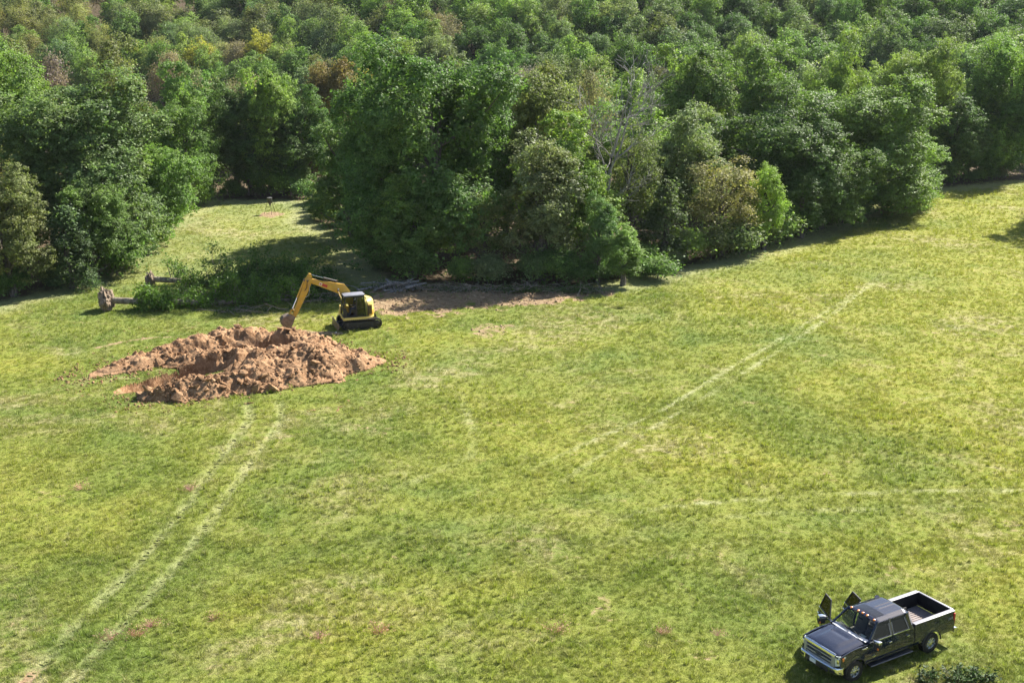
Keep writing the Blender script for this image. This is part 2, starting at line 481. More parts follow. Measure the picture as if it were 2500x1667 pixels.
def terrain0(x, y):
    x = np.asarray(x, float); y = np.asarray(y, float)
    und = 0.35 * (fbm(x*0.035 + 3, y*0.035 + 7, 3, 3) - 0.45) + 0.05 * (fbm(x*0.35, y*0.35, 11, 2) - 0.4)
    fall0 = 158 + 16*sstep(25, 60, x) - 4*sstep(-20, -40, x)
    fall = -11 * sstep(0, 65, y - fall0)
    rise0 = 206 + 42*sstep(0, -90, x) - 10*sstep(10, 90, x)
    u = np.maximum(0, y - rise0)
    rise = 0.33 * (u - 18*(1 - np.exp(-u/18)))
    far = fall + np.minimum(rise, 70 + 0.02*u) + 3.0*(fbm(x*0.013+9, y*0.013, 23, 3)-0.45)*sstep(165, 230, y)
    return und + far

def terrain(x, y):
    z = terrain0(x, y)
    x = np.asarray(x, float); y = np.asarray(y, float)
    near = (x > -32) & (x < -5) & (y > 67) & (y < 92)
    if np.any(near):
        h = heap_raw(x, y); p = pit_depth(x, y)
        z = np.where(near, z - 0.25*sstep(0.03, 0.3, h) - (p + 0.35)*sstep(0.05, 0.5, p), z)
    # ruts of the tracked machine and the gouges near the brush
    for T in (TRACK_A, TRACK_B):
        d = line_d(x, y, T); z = z - 0.07 * (1 - sstep(0.18, 0.32, d))
    for gx, gy, gr, gd in ((8.3, 94.3, .75, .6), (7.2, 95.2, .75, .55), (5.6, 95.2, .55, .35), (-7.4, 91.3, .8, .25), (-1.9, 87.0, .7, .12), (-0.1, 88.2, .6, .12)):
        d = np.hypot((x-gx)/1.5 + 0.25*(y-gy), (y-gy)); z = z - gd*(1 - sstep(gr*0.45, gr*0.75, d + 0.2*vnoise(x*3, y*3, 8)))
    # heaps of scraped earth below the trees
    s = 1 - sstep(-0.6, 0.6, poly_sd(x, y, SOIL)) if np.any((np.abs(x) < 20) & (y > 85) & (y < 106)) else 0
    z = z + s * (0.34*(fbm(x*1.1, y*1.1, 31, 4) - 0.42))
    for gx, gy, gr, gh in ((1.2, 97.6, 1.3, .32), (4.0, 98.2, .9, .2), (-10.2, 92.4, .8, .3), (-3.0, 98.8, 1.0, .3)):
        d = np.hypot(x-gx, y-gy); z = z + gh*(1-sstep(0, gr, d))
    return z

def Z(x, y): return float(terrain(np.array([float(x)]), np.array([float(y)]))[0])

def masks(x, y):
    n = vnoise(x*0.9, y*0.9, 41); n2 = vnoise(x*2.6, y*2.6, 43)
    soil = 1 - sstep(-1.1, 0.9, poly_sd(x, y, SOIL) + 2.6*(n-0.5) + 1.8*(n2-0.5))*(.55 + .6*vnoise(x*.55+3, y*.8, 47))
    soil = np.maximum(soil, 0.52*(1 - sstep(-1.2, 0.8, poly_sd(x, y, SOIL2) + 1.4*(n-0.5) + 1.0*(n2-0.5))))
    soil = np.maximum(soil, (1 - sstep(0.4, 1.6, np.hypot((x+26.9)*0.75, (y-136.6)*0.55) + 0.8*(n2-0.5))))
    soil = np.maximum(soil, 0.85*sstep(0.0, 0.15, np.where((x > -31) & (x < -6) & (y > 68) & (y < 91), heap_raw(x, y), 0)))
    soil = np.maximum(soil, 0.6*(1 - sstep(0.1, 0.5, line_d(x, y, [(-29.2, 83.2), (-27.6, 85), (-26.2, 85.8), (-25, 86)]) + 0.3*(n2-0.5))))
    soil = np.maximum(soil, 0.75*(1 - sstep(0.2, 1.0, line_d(x, y, [(-16.0, 87.2), (-13, 86.9)]) + 0.7*(n2-0.5))))
    for T in (TRACK_A, TRACK_B):
        d, t, L = line_d(x, y, T, True)
        a = (1 - sstep(0.16, 0.34, d)) * sstep(0.35, 0.65, vnoise(t*L*0.3, t*0 + 2.0, 57) + 0.35*(n2-.5)) * 0.35
        a = np.maximum(a, (1 - sstep(0.2, 0.36, d)) * (1 - sstep(0.12, 0.25, t)) * 0.9 if T is TRACK_A else 0)
        soil = np.maximum(soil, a)
    pale = np.zeros(np.shape(x))
    for pts, w, amt in WHEELS:
        d, t, L = line_d(x, y, pts, True)
        br = sstep(0.25, 0.6, vnoise(t*L*0.35, t*0 + L, 61) + 0.25*(n-0.5)) * sstep(0, .12, t) * (1 - sstep(.75, 1, t))
        pale = np.maximum(pale, (1 - sstep(w*0.5, w*1.5, d + 0.25*w*(n2-0.5)*2)) * amt * (0.25 + 0.75*br)*(.3 + .7*sstep(0.3, 0.65, vnoise(x*3.7, y*3.7, 67))))
    for T in (TRACK_A, TRACK_B):
        d = line_d(x, y, T); pale = np.maximum(pale, 0.36*(1 - sstep(0.16, 0.42, d + .2*(n-.5)))*(.45 + .55*sstep(.25, .6, n2)))
    sdf = poly_sd(x, y, FIELD)
    pale = np.maximum(pale, 0.5*(1 - sstep(0.5, 3.2, np.abs(sdf + 0.9) + 1.4*(n-0.5))))
    clr = (1 - sstep(-26, -8, x)) * sstep(97, 108, y); pale = np.maximum(pale, .2*clr*(.5+.8*n))
    litter = sstep(-0.4, 1.6, sdf + 1.8*(n-0.5))
    return soil, pale, litter

def smooth_line(pts, k=8):
    P = [np.array(p, float) for p in pts]; P = [2*P[0]-P[1]] + P + [2*P[-1]-P[-2]]; out = []
    for i in range(1, len(P)-2):
        for j in range(k):
            t = j/k; a, b, c, d = P[i-1:i+3]
            out.append(tuple(.5*((2*b) + (c-a)*t + (2*a-5*b+4*c-d)*t*t + (3*b-a-3*c+d)*t**3)))
    return [tuple(map(float, q)) for q in out] + [tuple(map(float, P[-2]))]
TRACK_A = smooth_line(TRACK_A, 4); TRACK_B = smooth_line(TRACK_B, 4)
WHEELS = [(smooth_line(a, 3), b, c) for a, b, c in WHEELS]

def build_ground():
    xs = np.concatenate([np.linspace(-1200, -200, 12)[:-1], np.linspace(-200, -62, 30)[:-1], np.linspace(-62, -34, 72)[:-1],
                         np.linspace(-34, 12, 206)[:-1], np.linspace(12, 62, 130)[:-1], np.linspace(62, 200, 30)[:-1], np.linspace(200, 1200, 12)])
    ys = np.concatenate([np.linspace(-1200, -60, 12)[:-1], np.linspace(-60, 30, 18)[:-1], np.linspace(30, 66, 90)[:-1], np.linspace(66, 106, 190)[:-1],
                         np.linspace(106, 170, 110)[:-1], np.linspace(170, 420, 70)[:-1], np.linspace(420, 1500, 16)])
    X, Y = np.meshgrid(xs, ys)
    x = X.ravel(); y = Y.ravel(); z = terrain(x, y)
    nx = len(xs); ny = len(ys)
    i = np.arange(nx*ny).reshape(ny, nx)
    F = np.stack([i[:-1, :-1], i[:-1, 1:], i[1:, 1:], i[1:, :-1]], -1).reshape(-1, 4)
    me = np_mesh('ground', np.stack([x, y, z], 1), F, M_GROUND, True)
    for nm, v in zip(('soil', 'pale', 'litter'), masks(x, y)):
        a = me.attributes.new(nm, 'FLOAT', 'POINT'); a.data.foreach_set('value', v.astype(np.float32))
    return tag(link('ground', me), kind='structure')
build_ground()

# ------------------------------------------------------------------ clods and the dug earth
def clod_mesh(name, seed, mt, n=13, flat=0.75):
    rr = np.random.default_rng(seed)
    bm = bmesh.new()
    for k in range(n):
        v = rr.normal(size=3); v /= np.linalg.norm(v); v *= rr.uniform(.75, 1.1); bm.verts.new((v[0], v[1]*rr.uniform(.85, 1), v[2]*flat))
    r_ = bmesh.ops.convex_hull(bm, input=bm.verts)
    bmesh.ops.delete(bm, geom=[e for e in r_['geom_interior'] if isinstance(e, bmesh.types.BMVert)], context='VERTS')
    me = bpy.data.meshes.new(name); bm.to_mesh(me); bm.free()
    me.materials.append(mt)
    return me

def mesh_arrays(me):
    V = np.zeros(len(me.vertices)*3, np.float32); me.vertices.foreach_get('co', V)
    me.calc_loop_triangles()
    T = np.zeros(len(me.loop_triangles)*3, np.int32); me.loop_triangles.foreach_get('vertices', T)
    return V.reshape(-1, 3), T.reshape(-1, 3)

def joined(name, protos, P, Sc, mt, parent=None, rr=rng, jitter=0.35):
    """many small copies as one mesh"""
    Vs = []; Fs = []; b = 0
    which = rr.integers(0, len(protos), len(P))
    for i in range(len(P)):
        V, T = protos[which[i]]
        q = Quaternion(Vector(rr.normal(size=3)).normalized(), rr.uniform(0, 6.28)).to_matrix()
        W = V @ np.array(q).T * (Sc[i] * rr.uniform(1-jitter, 1+jitter, 3)) + P[i]
        Vs.append(W); Fs.append(T + b); b += len(V)
    me = np_mesh(name, np.concatenate(Vs), np.concatenate(Fs), mt)
    return link(name, me, parent)

def build_heap():
    root = empty('spoil_heap', (-18, 79, 0))
    tag(root, 'long heap of reddish brown dug earth and clods in front of the yellow excavator', 'dirt heap')
    xs = np.arange(-29.4, -7.6, 0.085); ys = np.arange(69.2, 89.2, 0.085)
    X, Y = np.meshgrid(xs, ys); x = X.ravel(); y = Y.ravel()
    h = heap_raw(x, y); p = pit_depth(x, y)
    rough = fbm(x*1.3, y*1.3, 71, 5) - 0.47
    bil = np.abs(fbm(x*0.75+4, y*0.75, 77, 3) - 0.45)
    lump = fbm(x*4.5, y*4.5, 83, 3) - 0.45
    on = sstep(0.02, 0.5, h)
    hole = 1 - sstep(0.35, 1.5, np.hypot((x-HOLE[0])/1.25, (y-HOLE[1])/0.85) + 0.6*rough)
    hh = h + on*(1.05*rough + 0.6*(bil-0.1) + 0.3*lump) - 1.9*hole*on
    # rubble terraces
    step = np.round(hh/0.32)*0.32
    hh = np.where(fbm(x*0.5, y*0.5, 99, 2) > 0.4, 0.8*hh + 0.2*step, hh)
    hh = hh - p*1.05*sstep(0.02, 0.3, p) + p*0.8*rough
    act = (h + 0.10*(fbm(x*2.2, y*2.2, 15, 3)-0.45)*2 > 0.045) | (p > 0.05)
    z0 = terrain0(x, y)
    z = z0 + np.where(act, hh, -0.3) + 0.02
    ny, nx = X.shape; A = act.reshape(ny, nx)
    i = np.arange(nx*ny).reshape(ny, nx)
    keep = A[:-1, :-1] | A[:-1, 1:] | A[1:, 1:] | A[1:, :-1]
    F = np.stack([i[:-1, :-1], i[:-1, 1:], i[1:, 1:], i[1:, :-1]], -1)[keep]
    me = np_mesh('earth_body', np.stack([x+18, y-79, z], 1), F, M_DIRT, True)
    me.set_sharp_from_angle(angle=R(28))
    link('earth_body', me, root)
    zi = z.reshape(ny, nx)
    def top(px, py):
        a = np.clip(((px - xs[0])/0.085).astype(int), 0, nx-1); b = np.clip(((py - ys[0])/0.085).astype(int), 0, ny-1)
        return zi[b, a]
    protos = [clod_mesh('dirt_clod', 200+k, M_DIRT, 12 + k % 4) for k in range(6)]
    # clods that can be told apart
    cx = rng.uniform(-29, -8, 16000); cy = rng.uniform(69.6, 89, 16000)
    hv = heap_raw(cx, cy); pv = pit_depth(cx, cy)
    ok = (hv > 0.06) & (pv < 0.3); cx = cx[ok]; cy = cy[ok]; hv = hv[ok]
    w = np.clip(.25 + 2.2*(fbm(cx*.7, cy*.7, 151, 3) - .42) + 1.4*np.exp(-((cx+21.0)**2/12 + (cy-72.6)**2/2.5)), .04, 1); sel = rng.random(len(cx)) < w
    cx = cx[sel]; cy = cy[sel]
    sz = 0.04 + 0.10*rng.random(len(cx))**2 + .32*rng.random(len(cx))**16
    order = np.argsort(-sz); nb = 240
    for k in order[:nb]:
        o = link('dirt_clod', protos[rng.integers(6)], root)
        s = float(sz[k])*rng.uniform(0.85, 1.2)
        o.location = (cx[k]+18, cy[k]-79, top(cx[k:k+1], cy[k:k+1])[0] + s*0.18)
        o.scale = (s*rng.uniform(.8, 1.4), s*rng.uniform(.8, 1.4), s*rng.uniform(.55, .95))
        o.rotation_euler = (rng.normal()*.4, rng.normal()*.4, rng.uniform(0, 6.28))
    pa = [mesh_arrays(m) for m in protos]
    rest = order[nb:nb+6500]
    P = np.stack([cx[rest], cy[rest], top(cx[rest], cy[rest]) + sz[rest]*0.15], 1) - np.array([-18, 79, 0])
    o = joined('loose_clods', pa, P, sz[rest]*rng.uniform(0.5, 1.1, len(rest)), M_DIRT, root)
    o['kind'] = 'stuff'
    # crumbs thrown beyond the foot of the heap
    ex = rng.uniform(-30, -7, 5000); ey = rng.uniform(69, 90, 5000); hv = heap_raw(ex, ey)
    d = np.minimum.reduce([line_d(ex, ey, r_[0]) for r_ in RIDGES])
    ok = (hv < 0.05) & (d < 3.6) & (pit_depth(ex, ey) < 0.05) & (rng.random(5000) < np.exp(-np.maximum(0, d-1.9)*1.6))
    ex = ex[ok]; ey = ey[ok]
    P = np.stack([ex, ey, terrain(ex, ey) + 0.02], 1) - np.array([-18, 79, 0])
    o = joined('scattered_crumbs', pa, P, rng.uniform(0.04, 0.13, len(ex)), M_DIRT, root); o['kind'] = 'stuff'
build_heap()

# clods and root bits over the scraped strip below the trees
def build_strip_rubble():
    pr = [mesh_arrays(clod_mesh('strip_clod', 300+k, M_DIRT)) for k in range(4)]
    x = rng.uniform(-14, 10, 9000); y = rng.uniform(84, 103, 9000)
    s, p, l = masks(x, y); ok = (s > 0.45) & (rng.random(9000) < 0.5*s)
    x = x[ok]; y = y[ok]
    M2 = make_dirt_mat('scraped_earth', (0.26, 0.175, 0.11), (0.45, 0.33, 0.22))
    o = joined('scraped_earth_rubble', pr, np.stack([x, y, terrain(x, y) + 0.02], 1), 0.03 + 0.15*rng.random(len(x))**4, M2)
    tag(o, 'loose crumbs of pale scraped earth along the foot of the trees', 'rubble', kind='stuff')
build_strip_rubble()

# cleat marks pressed into the turf by the tracked machine
def build_cleats():
    V = []; F = []; mb = MB()
    for T in (TRACK_A, TRACK_B):
        pts = [Vector((p[0], p[1], 0)) for p in T]
        for a, b in zip(pts[:-1], pts[1:]):
            L = (b-a).length; n = int(L/0.23); d = (b-a).normalized(); nrm = Vector((-d.y, d.x, 0))
            for k in range(n):
                if rng.random() < 0.4: continue
                c = a + (b-a)*((k+rng.uniform(.2, .8))/n)
                w = 0.17*rng.uniform(.25, 1.1); t = 0.04*rng.uniform(.7, 1.5); h = rng.uniform(0.02, 0.06)
                s = rng.uniform(-.12, .12)
                z = Z(c.x, c.y)
                q = [c + nrm*(s-w) - d*t, c + nrm*(s+w) - d*t, c + nrm*(s+w*.9) + d*t, c + nrm*(s-w*.9) + d*t]
                tp = [c + nrm*(s-w*.8) - d*t*.2, c + nrm*(s+w*.8) - d*t*.2, c + nrm*(s+w*.8) + d*t*.3, c + nrm*(s-w*.8) + d*t*.3]
                mb.hexa([(p.x, p.y, z-.04) for p in q], [(p.x+rng.uniform(-.04, .04), p.y+rng.uniform(-.04, .04), z+h*rng.uniform(.5, 1.1)) for p in tp])
    m = plain('pressed_turf', (0.16, 0.17, 0.06), 0.95, var=0.5, scale=2.0, spec=0.1)
    o = mb.build('track_imprints', m, smooth=0)
    tag(o, 'two lines of cleat imprints curving across the meadow up to the dirt heap', 'track marks', kind='stuff')
build_cleats()

# ------------------------------------------------------------------ grass
def blade_tuft(name, n, h, spread, w, seed, lean=0.5, mt=None):
    rr = np.random.default_rng(seed); V = []; F = []
    for k in range(n):
        a = rr.uniform(0, 6.28); r0 = spread*math.sqrt(rr.random()); bx, by = r0*math.cos(a), r0*math.sin(a)
        hh = h*rr.uniform(.55, 1.15); ln = lean*rr.uniform(.2, 1.2)*hh; b = rr.uniform(0, 6.28)
        dx, dy = math.cos(b), math.sin(b); px, py = -dy*w/2, dx*w/2
        i = len(V)
        V += [(bx-px, by-py, -.02), (bx+px, by+py, -.02), (bx+dx*ln*.35+px*.8, by+dy*ln*.35+py*.8, hh*.6), (bx+dx*ln*.35-px*.8, by+dy*ln*.35-py*.8, hh*.6),
              (bx+dx*ln+px*.1, by+dy*ln+py*.1, hh), (bx+dx*ln-px*.1, by+dy*ln-py*.1, hh)]
        F += [(i, i+1, i+2, i+3), (i+3, i+2, i+4, i+5)]
    return np_mesh(name, np.array(V), np.array(F), mt)

def scatter_points(name, x, y, scl, kind, pale, tint, protos, lab, cat):
    me = bpy.data.meshes.new(name); n = len(x)
    z = terrain(x, y)
    me.vertices.add(n); me.vertices.foreach_set('co', np.stack([x, y, z], 1).astype(np.float32).ravel())
    for nm, v in (('scl', scl), ('rot', rng.uniform(0, 6.28, n)), ('pale', pale), ('tint', tint)):
        a = me.attributes.new(nm, 'FLOAT', 'POINT'); a.data.foreach_set('value', np.asarray(v, np.float32))
    a = me.attributes.new('kind_id', 'INT', 'POINT'); a.data.foreach_set('value', np.asarray(kind, np.int32))
    o = link(name, me); tag(o, lab, cat, kind='stuff')
    ng = bpy.data.node_groups.new(name, 'GeometryNodeTree')
    ng.interface.new_socket('Geometry', in_out='INPUT', socket_type='NodeSocketGeometry')
    ng.interface.new_socket('Geometry', in_out='OUTPUT', socket_type='NodeSocketGeometry')
    N = ng.nodes; L = ng.links
    gi = N.new('NodeGroupInput'); go = N.new('NodeGroupOutput'); jn = N.new('GeometryNodeJoinGeometry')
    def na(nm, t):
        q = N.new('GeometryNodeInputNamedAttribute'); q.data_type = t; q.inputs[0].default_value = nm; return q.outputs[0]
    for k, pm in enumerate(protos):
        po = bpy.data.objects.new(pm.name, pm)
        oi = N.new('GeometryNodeObjectInfo'); oi.inputs[0].default_value = po; oi.inputs[1].default_value = True
        ip = N.new('GeometryNodeInstanceOnPoints')
        cp = N.new('FunctionNodeCompare'); cp.data_type = 'INT'; cp.operation = 'EQUAL'
        L.new(na('kind_id', 'INT'), cp.inputs[2]); cp.inputs[3].default_value = k
        cx = N.new('ShaderNodeCombineXYZ'); L.new(na('rot', 'FLOAT'), cx.inputs[2])
        L.new(gi.outputs[0], ip.inputs['Points']); L.new(cp.outputs[0], ip.inputs['Selection'])
        L.new(oi.outputs['Geometry'], ip.inputs['Instance']); L.new(cx.outputs[0], ip.inputs['Rotation']); L.new(na('scl', 'FLOAT'), ip.inputs['Scale'])
        L.new(ip.outputs[0], jn.inputs[0])
    L.new(jn.outputs[0], go.inputs[0])
    md = o.modifiers.new('scatter', 'NODES'); md.node_group = ng
    return o

def build_grass():
    bands = [(35, 52, 50), (52, 72, 32), (72, 100, 20), (100, 130, 12), (130, 172, 7)]
    X = []; Y = []
    for y0, y1, dens in bands:
        hw = 0.44*y1 + 9
        n = int((y1-y0)*2*hw*dens)
        y = rng.uniform(y0, y1, n); x = rng.uniform(-hw, hw, n)
        k = np.abs(x) < 0.43*y + 7; X.append(x[k]); Y.append(y[k])
    x = np.concatenate(X); y = np.concatenate(Y)
    s, p, l = masks(x, y)
    heap = np.where((x > -31) & (x < -6) & (y > 68) & (y < 91), np.maximum(heap_raw(x, y), pit_depth(x, y)), 0)
    clump = fbm(x*0.5, y*0.5, 121, 3)
    pr = np.where(s > 0.5, 0.05, 1 - 1.1*s) * (1 - 0.97*l) * np.where(heap > 0.04, 0.0, 1) * (1 - 0.25*p)
    pr = pr * (0.78 + 0.45*clump)
    k = rng.random(len(x)) < pr
    x = x[k]; y = y[k]; p = p[k]; clump = clump[k]
    n = len(x)
    lush = fbm(x*0.13+5.3, y*0.13+1.7, 131, 4)
    scl = (0.55 + 0.5*rng.random(n) + 0.5*np.clip(clump-.4, -.2, .4)) * np.interp(y, [35, 100, 160], [1.0, 1.25, 1.7]) * (1 - 0.4*p)
    kind = rng.choice(3, n, p=[.55, .3, .15])
    tall = (rng.random(n) < 0.05 + 0.14*sstep(.45, .65, lush)) & (p < .3)
    kind = np.where(tall, 3, kind)
    tint = np.clip(rng.random(n)*0.65 + 0.5*(clump-.2) + np.where(tall, .35, 0), 0, 1.3)
    pale = np.clip(p*rng.uniform(.5, 1.2, n), 0, .9)
    protos = [blade_tuft('short_grass_tuft', 16, .095, .13, .016, 1, .9, M_GRASS), blade_tuft('wide_grass_tuft', 20, .075, .17, .018, 2, 1.3, M_GRASS),
              blade_tuft('upright_grass_tuft', 12, .14, .09, .016, 3, .6, M_GRASS), blade_tuft('broad_leaf_tuft', 11, .23, .07, .026, 4, .9, M_GRASS)]
    print('grass tufts', n)
    scatter_points('grass', x, y, scl, kind, pale, tint, protos, 'short yellow green meadow grass with straw patches', 'grass')
build_grass()
# ------------------------------------------------------------------ trees
def leaves_at(P, N, size, rr, ratio=0.62):
    """one rhombic leaf per point P with normal N"""
    n = len(P)
    N = N / np.linalg.norm(N, axis=1, keepdims=True)
    T = rr.normal(size=(n, 3)); T -= N * (T*N).sum(1, keepdims=True); T /= np.linalg.norm(T, axis=1, keepdims=True)
    B = np.cross(N, T)
    s = size * rr.uniform(.65, 1.3, (n, 1)); dr = N * s * rr.uniform(-.25, .05, (n, 1))
    V = np.stack([P - T*s*.5, P + B*s*ratio*.5 + dr*.3, P + T*s*.5 + dr, P - B*s*ratio*.5 + dr*.3], 1)
    return V.reshape(-1, 3), np.arange(n*4).reshape(-1, 4)

def crown_np(seed, W, H, base, nl, sub, per, leaf, shape='oak', lobe=(.9, 1.9), tight=.3):
    rr = np.random.default_rng(seed)
    zc = H*(1+base)/2; rz = H*(1-base)/2
    d = rr.normal(size=(nl*3, 3)); d /= np.linalg.norm(d, axis=1, keepdims=True)
    d = d[d[:, 2] > -0.85][:nl]
    nl = len(d)
    if shape == 'cedar':
        h = rr.random(nl)**.8; ang = rr.uniform(0, 6.28, nl)
        rad = W*(1.02-h)**.75*rr.uniform(.55, .95, nl)*.85
        C = np.stack([rad*np.cos(ang), rad*np.sin(ang), H*(base + (1-base)*h*.95)], 1); rl = rr.uniform(.35, .75, nl)*W/2.2*(1.15-h*.7)
    else:
        ph = rr.uniform(0, 6.28, 6); az = np.arctan2(d[:, 1], d[:, 0])
        lump = 1 + .16*np.sin(az*2+ph[0]) + .12*np.sin(az*3+ph[1]+d[:, 2]*3) + .1*np.sin(d[:, 2]*5+ph[2])
        hor = np.hypot(d[:, 0], d[:, 1])+1e-6; d[:, :2] *= ((1-np.abs(d[:, 2])**np.where(d[:, 2] > 0, 2.05, 3.0))**.5/hor)[:, None]
        f = rr.uniform(.25, 1, nl)**.42 * lump
        rl = rr.uniform(lobe[0], lobe[1], nl)
        C = np.stack([d[:, 0]*(W-1.1)*f, d[:, 1]*(W-1.1)*f, zc + d[:, 2]*(rz-1.0)*f], 1)
        low = np.clip(-d[:, 2:3], 0, 1); C[:, :2] *= 1 + .15*low
        if shape == 'tall': C[:, :2] *= (1.08 - .35*np.abs((C[:, 2:3]-zc)/rz))
        if shape == 'bush': C[:, 2] = np.abs(C[:, 2])
    ctr = np.array([0, 0, zc])
    out = C - ctr; out[:, 2] *= .6; out /= np.linalg.norm(out, axis=1, keepdims=True) + 1e-6
    idx = np.repeat(np.arange(nl), sub); n = len(idx)
    q = rr.normal(size=(n, 3)); q /= np.linalg.norm(q, axis=1, keepdims=True)
    q = q + .55*out[idx] + np.array([0, 0, .35]); q /= np.linalg.norm(q, axis=1, keepdims=True)
    Sx = C[idx] + q * (rl[idx]*rr.uniform(.55, 1.18, n))[:, None]
    j = np.repeat(np.arange(n), per); k = len(j)
    g = rr.normal(size=(k, 3)) * np.array([1, 1, .6]) * tight
    P = Sx[j] + g*rl[idx][j][:, None]*.8
    N = q[j]*.75 + np.array([0, 0, .45]) + rr.normal(size=(k, 3))*.55
    # darker filling inside
    m = k//9
    Pi = C[rr.integers(0, nl, m)]*np.array([.8, .8, .95]) + rr.normal(size=(m, 3))*.55
    P = np.concatenate([P, Pi]); N = np.concatenate([N, rr.normal(size=(m, 3))])
    sc = np.concatenate([np.full(k, leaf), np.full(m, leaf*1.7)])[:, None]
    ok = P[:, 2] > .15
    P = P[ok]; N = N[ok]; sc = sc[ok]
    e = np.percentile(np.hypot(P[:, 0], P[:, 1]), 98.5); P[:, :2] *= W/e
    t = np.percentile(P[:, 2], 99.7); P[:, 2] *= H/t
    V, F = leaves_at(P, N, sc, rr)
    return V, F, C

def limb(mb, a, b, r0, r1, rr, n=5, bend=.08, sides=6):
    a = Vector(a); b = Vector(b); L = (b-a).length
    pts = []; rs = []
    off = Vector((rr.normal(), rr.normal(), rr.normal()*.4))*L*bend
    for i in range(n+1):
        t = i/n
        pts.append(a.lerp(b, t) + off*math.sin(t*math.pi) + Vector((rr.normal(), rr.normal(), 0))*L*.012*(0 < i < n))
        rs.append(r0 + (r1-r0)*t)
    mb.tube(pts, rs, sides)
    return pts

def trunk_mesh(seed, H, C, r=.26, limbs=10, top=.72):
    rr = np.random.default_rng(seed+900); mb = MB()
    pts = limb(mb, (0, 0, -.5), (rr.normal()*.3, rr.normal()*.3, H*top), r*1.25, r*.3, rr, 7, .025, 9)
    for k in rr.permutation(len(C))[:limbs]:
        c = C[k]; t = min(.92, max(.2, (c[2]*.72)/(H*top)))
        i = int(t*7); st = pts[i]
        limb(mb, st, c, r*.42, r*.07, rr, 4, .07, 5)
    o = mb.build('trunk', M_BARK); me = o.data; bpy.data.objects.remove(o)
    return me

PROTO = {}
def proto(key, seed, W, H, base, nl, sub, per, leaf, shape='oak', limbs=10, **kw):
    V, F, C = crown_np(seed, W, H, base, nl, sub, per, leaf, shape, **kw)
    PROTO.setdefault(key, []).append((trunk_mesh(seed, H, C, .2 + .012*H if H > 5 else .05, limbs, .55 if shape == 'bush' else .74), np_mesh('crown', V, F, M_LEAF), W, H))
for k in range(5): proto('oak', 11+k, 5, 15, .02, 40, 34, 33, .22, lobe=(1.15, 2.4), tight=.15)
for k in range(2): proto('bigoak', 21+k, 7.5, 18, .02, 58, 52, 30, .23, lobe=(1.5, 3.0), tight=.13)
for k in range(2): proto('tall', 31+k, 3.4, 15, .03, 54, 16, 26, .225, 'tall', lobe=(.8, 1.5), tight=.22)
proto('airy', 41, 4.2, 15, .2, 55, 10, 20, .21, 'oak', limbs=16, lobe=(.7, 1.4), tight=.36)
for k in range(2): proto('cedar', 51+k, 2.4, 9, .04, 95, 12, 20, .15, 'cedar', limbs=4)
for k in range(3): proto('bush', 61+k, 1.7, 2.8, .05, 34, 12, 22, .14, 'bush', limbs=7, lobe=(.35, .7))
for k in range(5): proto('mid', 71+k, 5, 14, .2, 30, 24, 19, .3, 'oak', limbs=6, lobe=(1.3, 2.6), tight=.18)
for k in range(2): proto('fluffy', 81+k, 5, 13, .28, 70, 10, 14, .24, 'oak', limbs=20, lobe=(.9, 1.7), tight=.45)

def place_tree(kind, name, x, y, h, w, col, label, cat='tree', group=None, var=None, rz=None):
    tm, cm, W, H = PROTO[kind][(var if var is not None else int(rng.integers(0, 99))) % len(PROTO[kind])]
    z = Z(x, y)
    root = empty(name, (x, y, z), rng.uniform(0, 6.28) if rz is None else rz)
    s = w/(2*W); root.scale = (s, s*rng.uniform(.9, 1.1), h/H)
    tag(root, label, cat, group)
    t = link('trunk', tm, root); c = link('crown', cm, root)
    j = rng.uniform(.93, 1.07, 3)*rng.uniform(.9, 1.1); c.color = (col[0]*j[0]*LEAF_K*1.16, col[1]*j[1]*LEAF_K, col[2]*j[2]*LEAF_K*1.25, 1)
    return root

LEAF_K = 2.0
C_DEEP = (.046, .092, .022); C_GREEN = (.062, .118, .024); C_BRIGHT = (.088, .15, .03); C_BLUE = (.06, .105, .032); C_OLIVE = (.074, .1, .03)
C_TAN = (.115, .12, .06); C_ORANGE = (.1, .1, .034); C_STRAW = (.112, .135, .042); C_YELLOW = (.165, .18, .028); C_GREY = (.135, .13, .1); C_PALE = (.086, .125, .045); C_CEDAR = (.04, .068, .024)
C_LIME = (.12, .2, .032); C_MAUVE = (.1, .09, .068)
COLS = dict(deep=C_DEEP, green=C_GREEN, bright=C_BRIGHT, blue=C_BLUE, olive=C_OLIVE, tan=C_TAN, orange=C_ORANGE, yellow=C_YELLOW, grey=C_GREY, pale=C_PALE, cedar=C_CEDAR, straw=C_STRAW, lime=C_LIME, mauve=C_MAUVE)

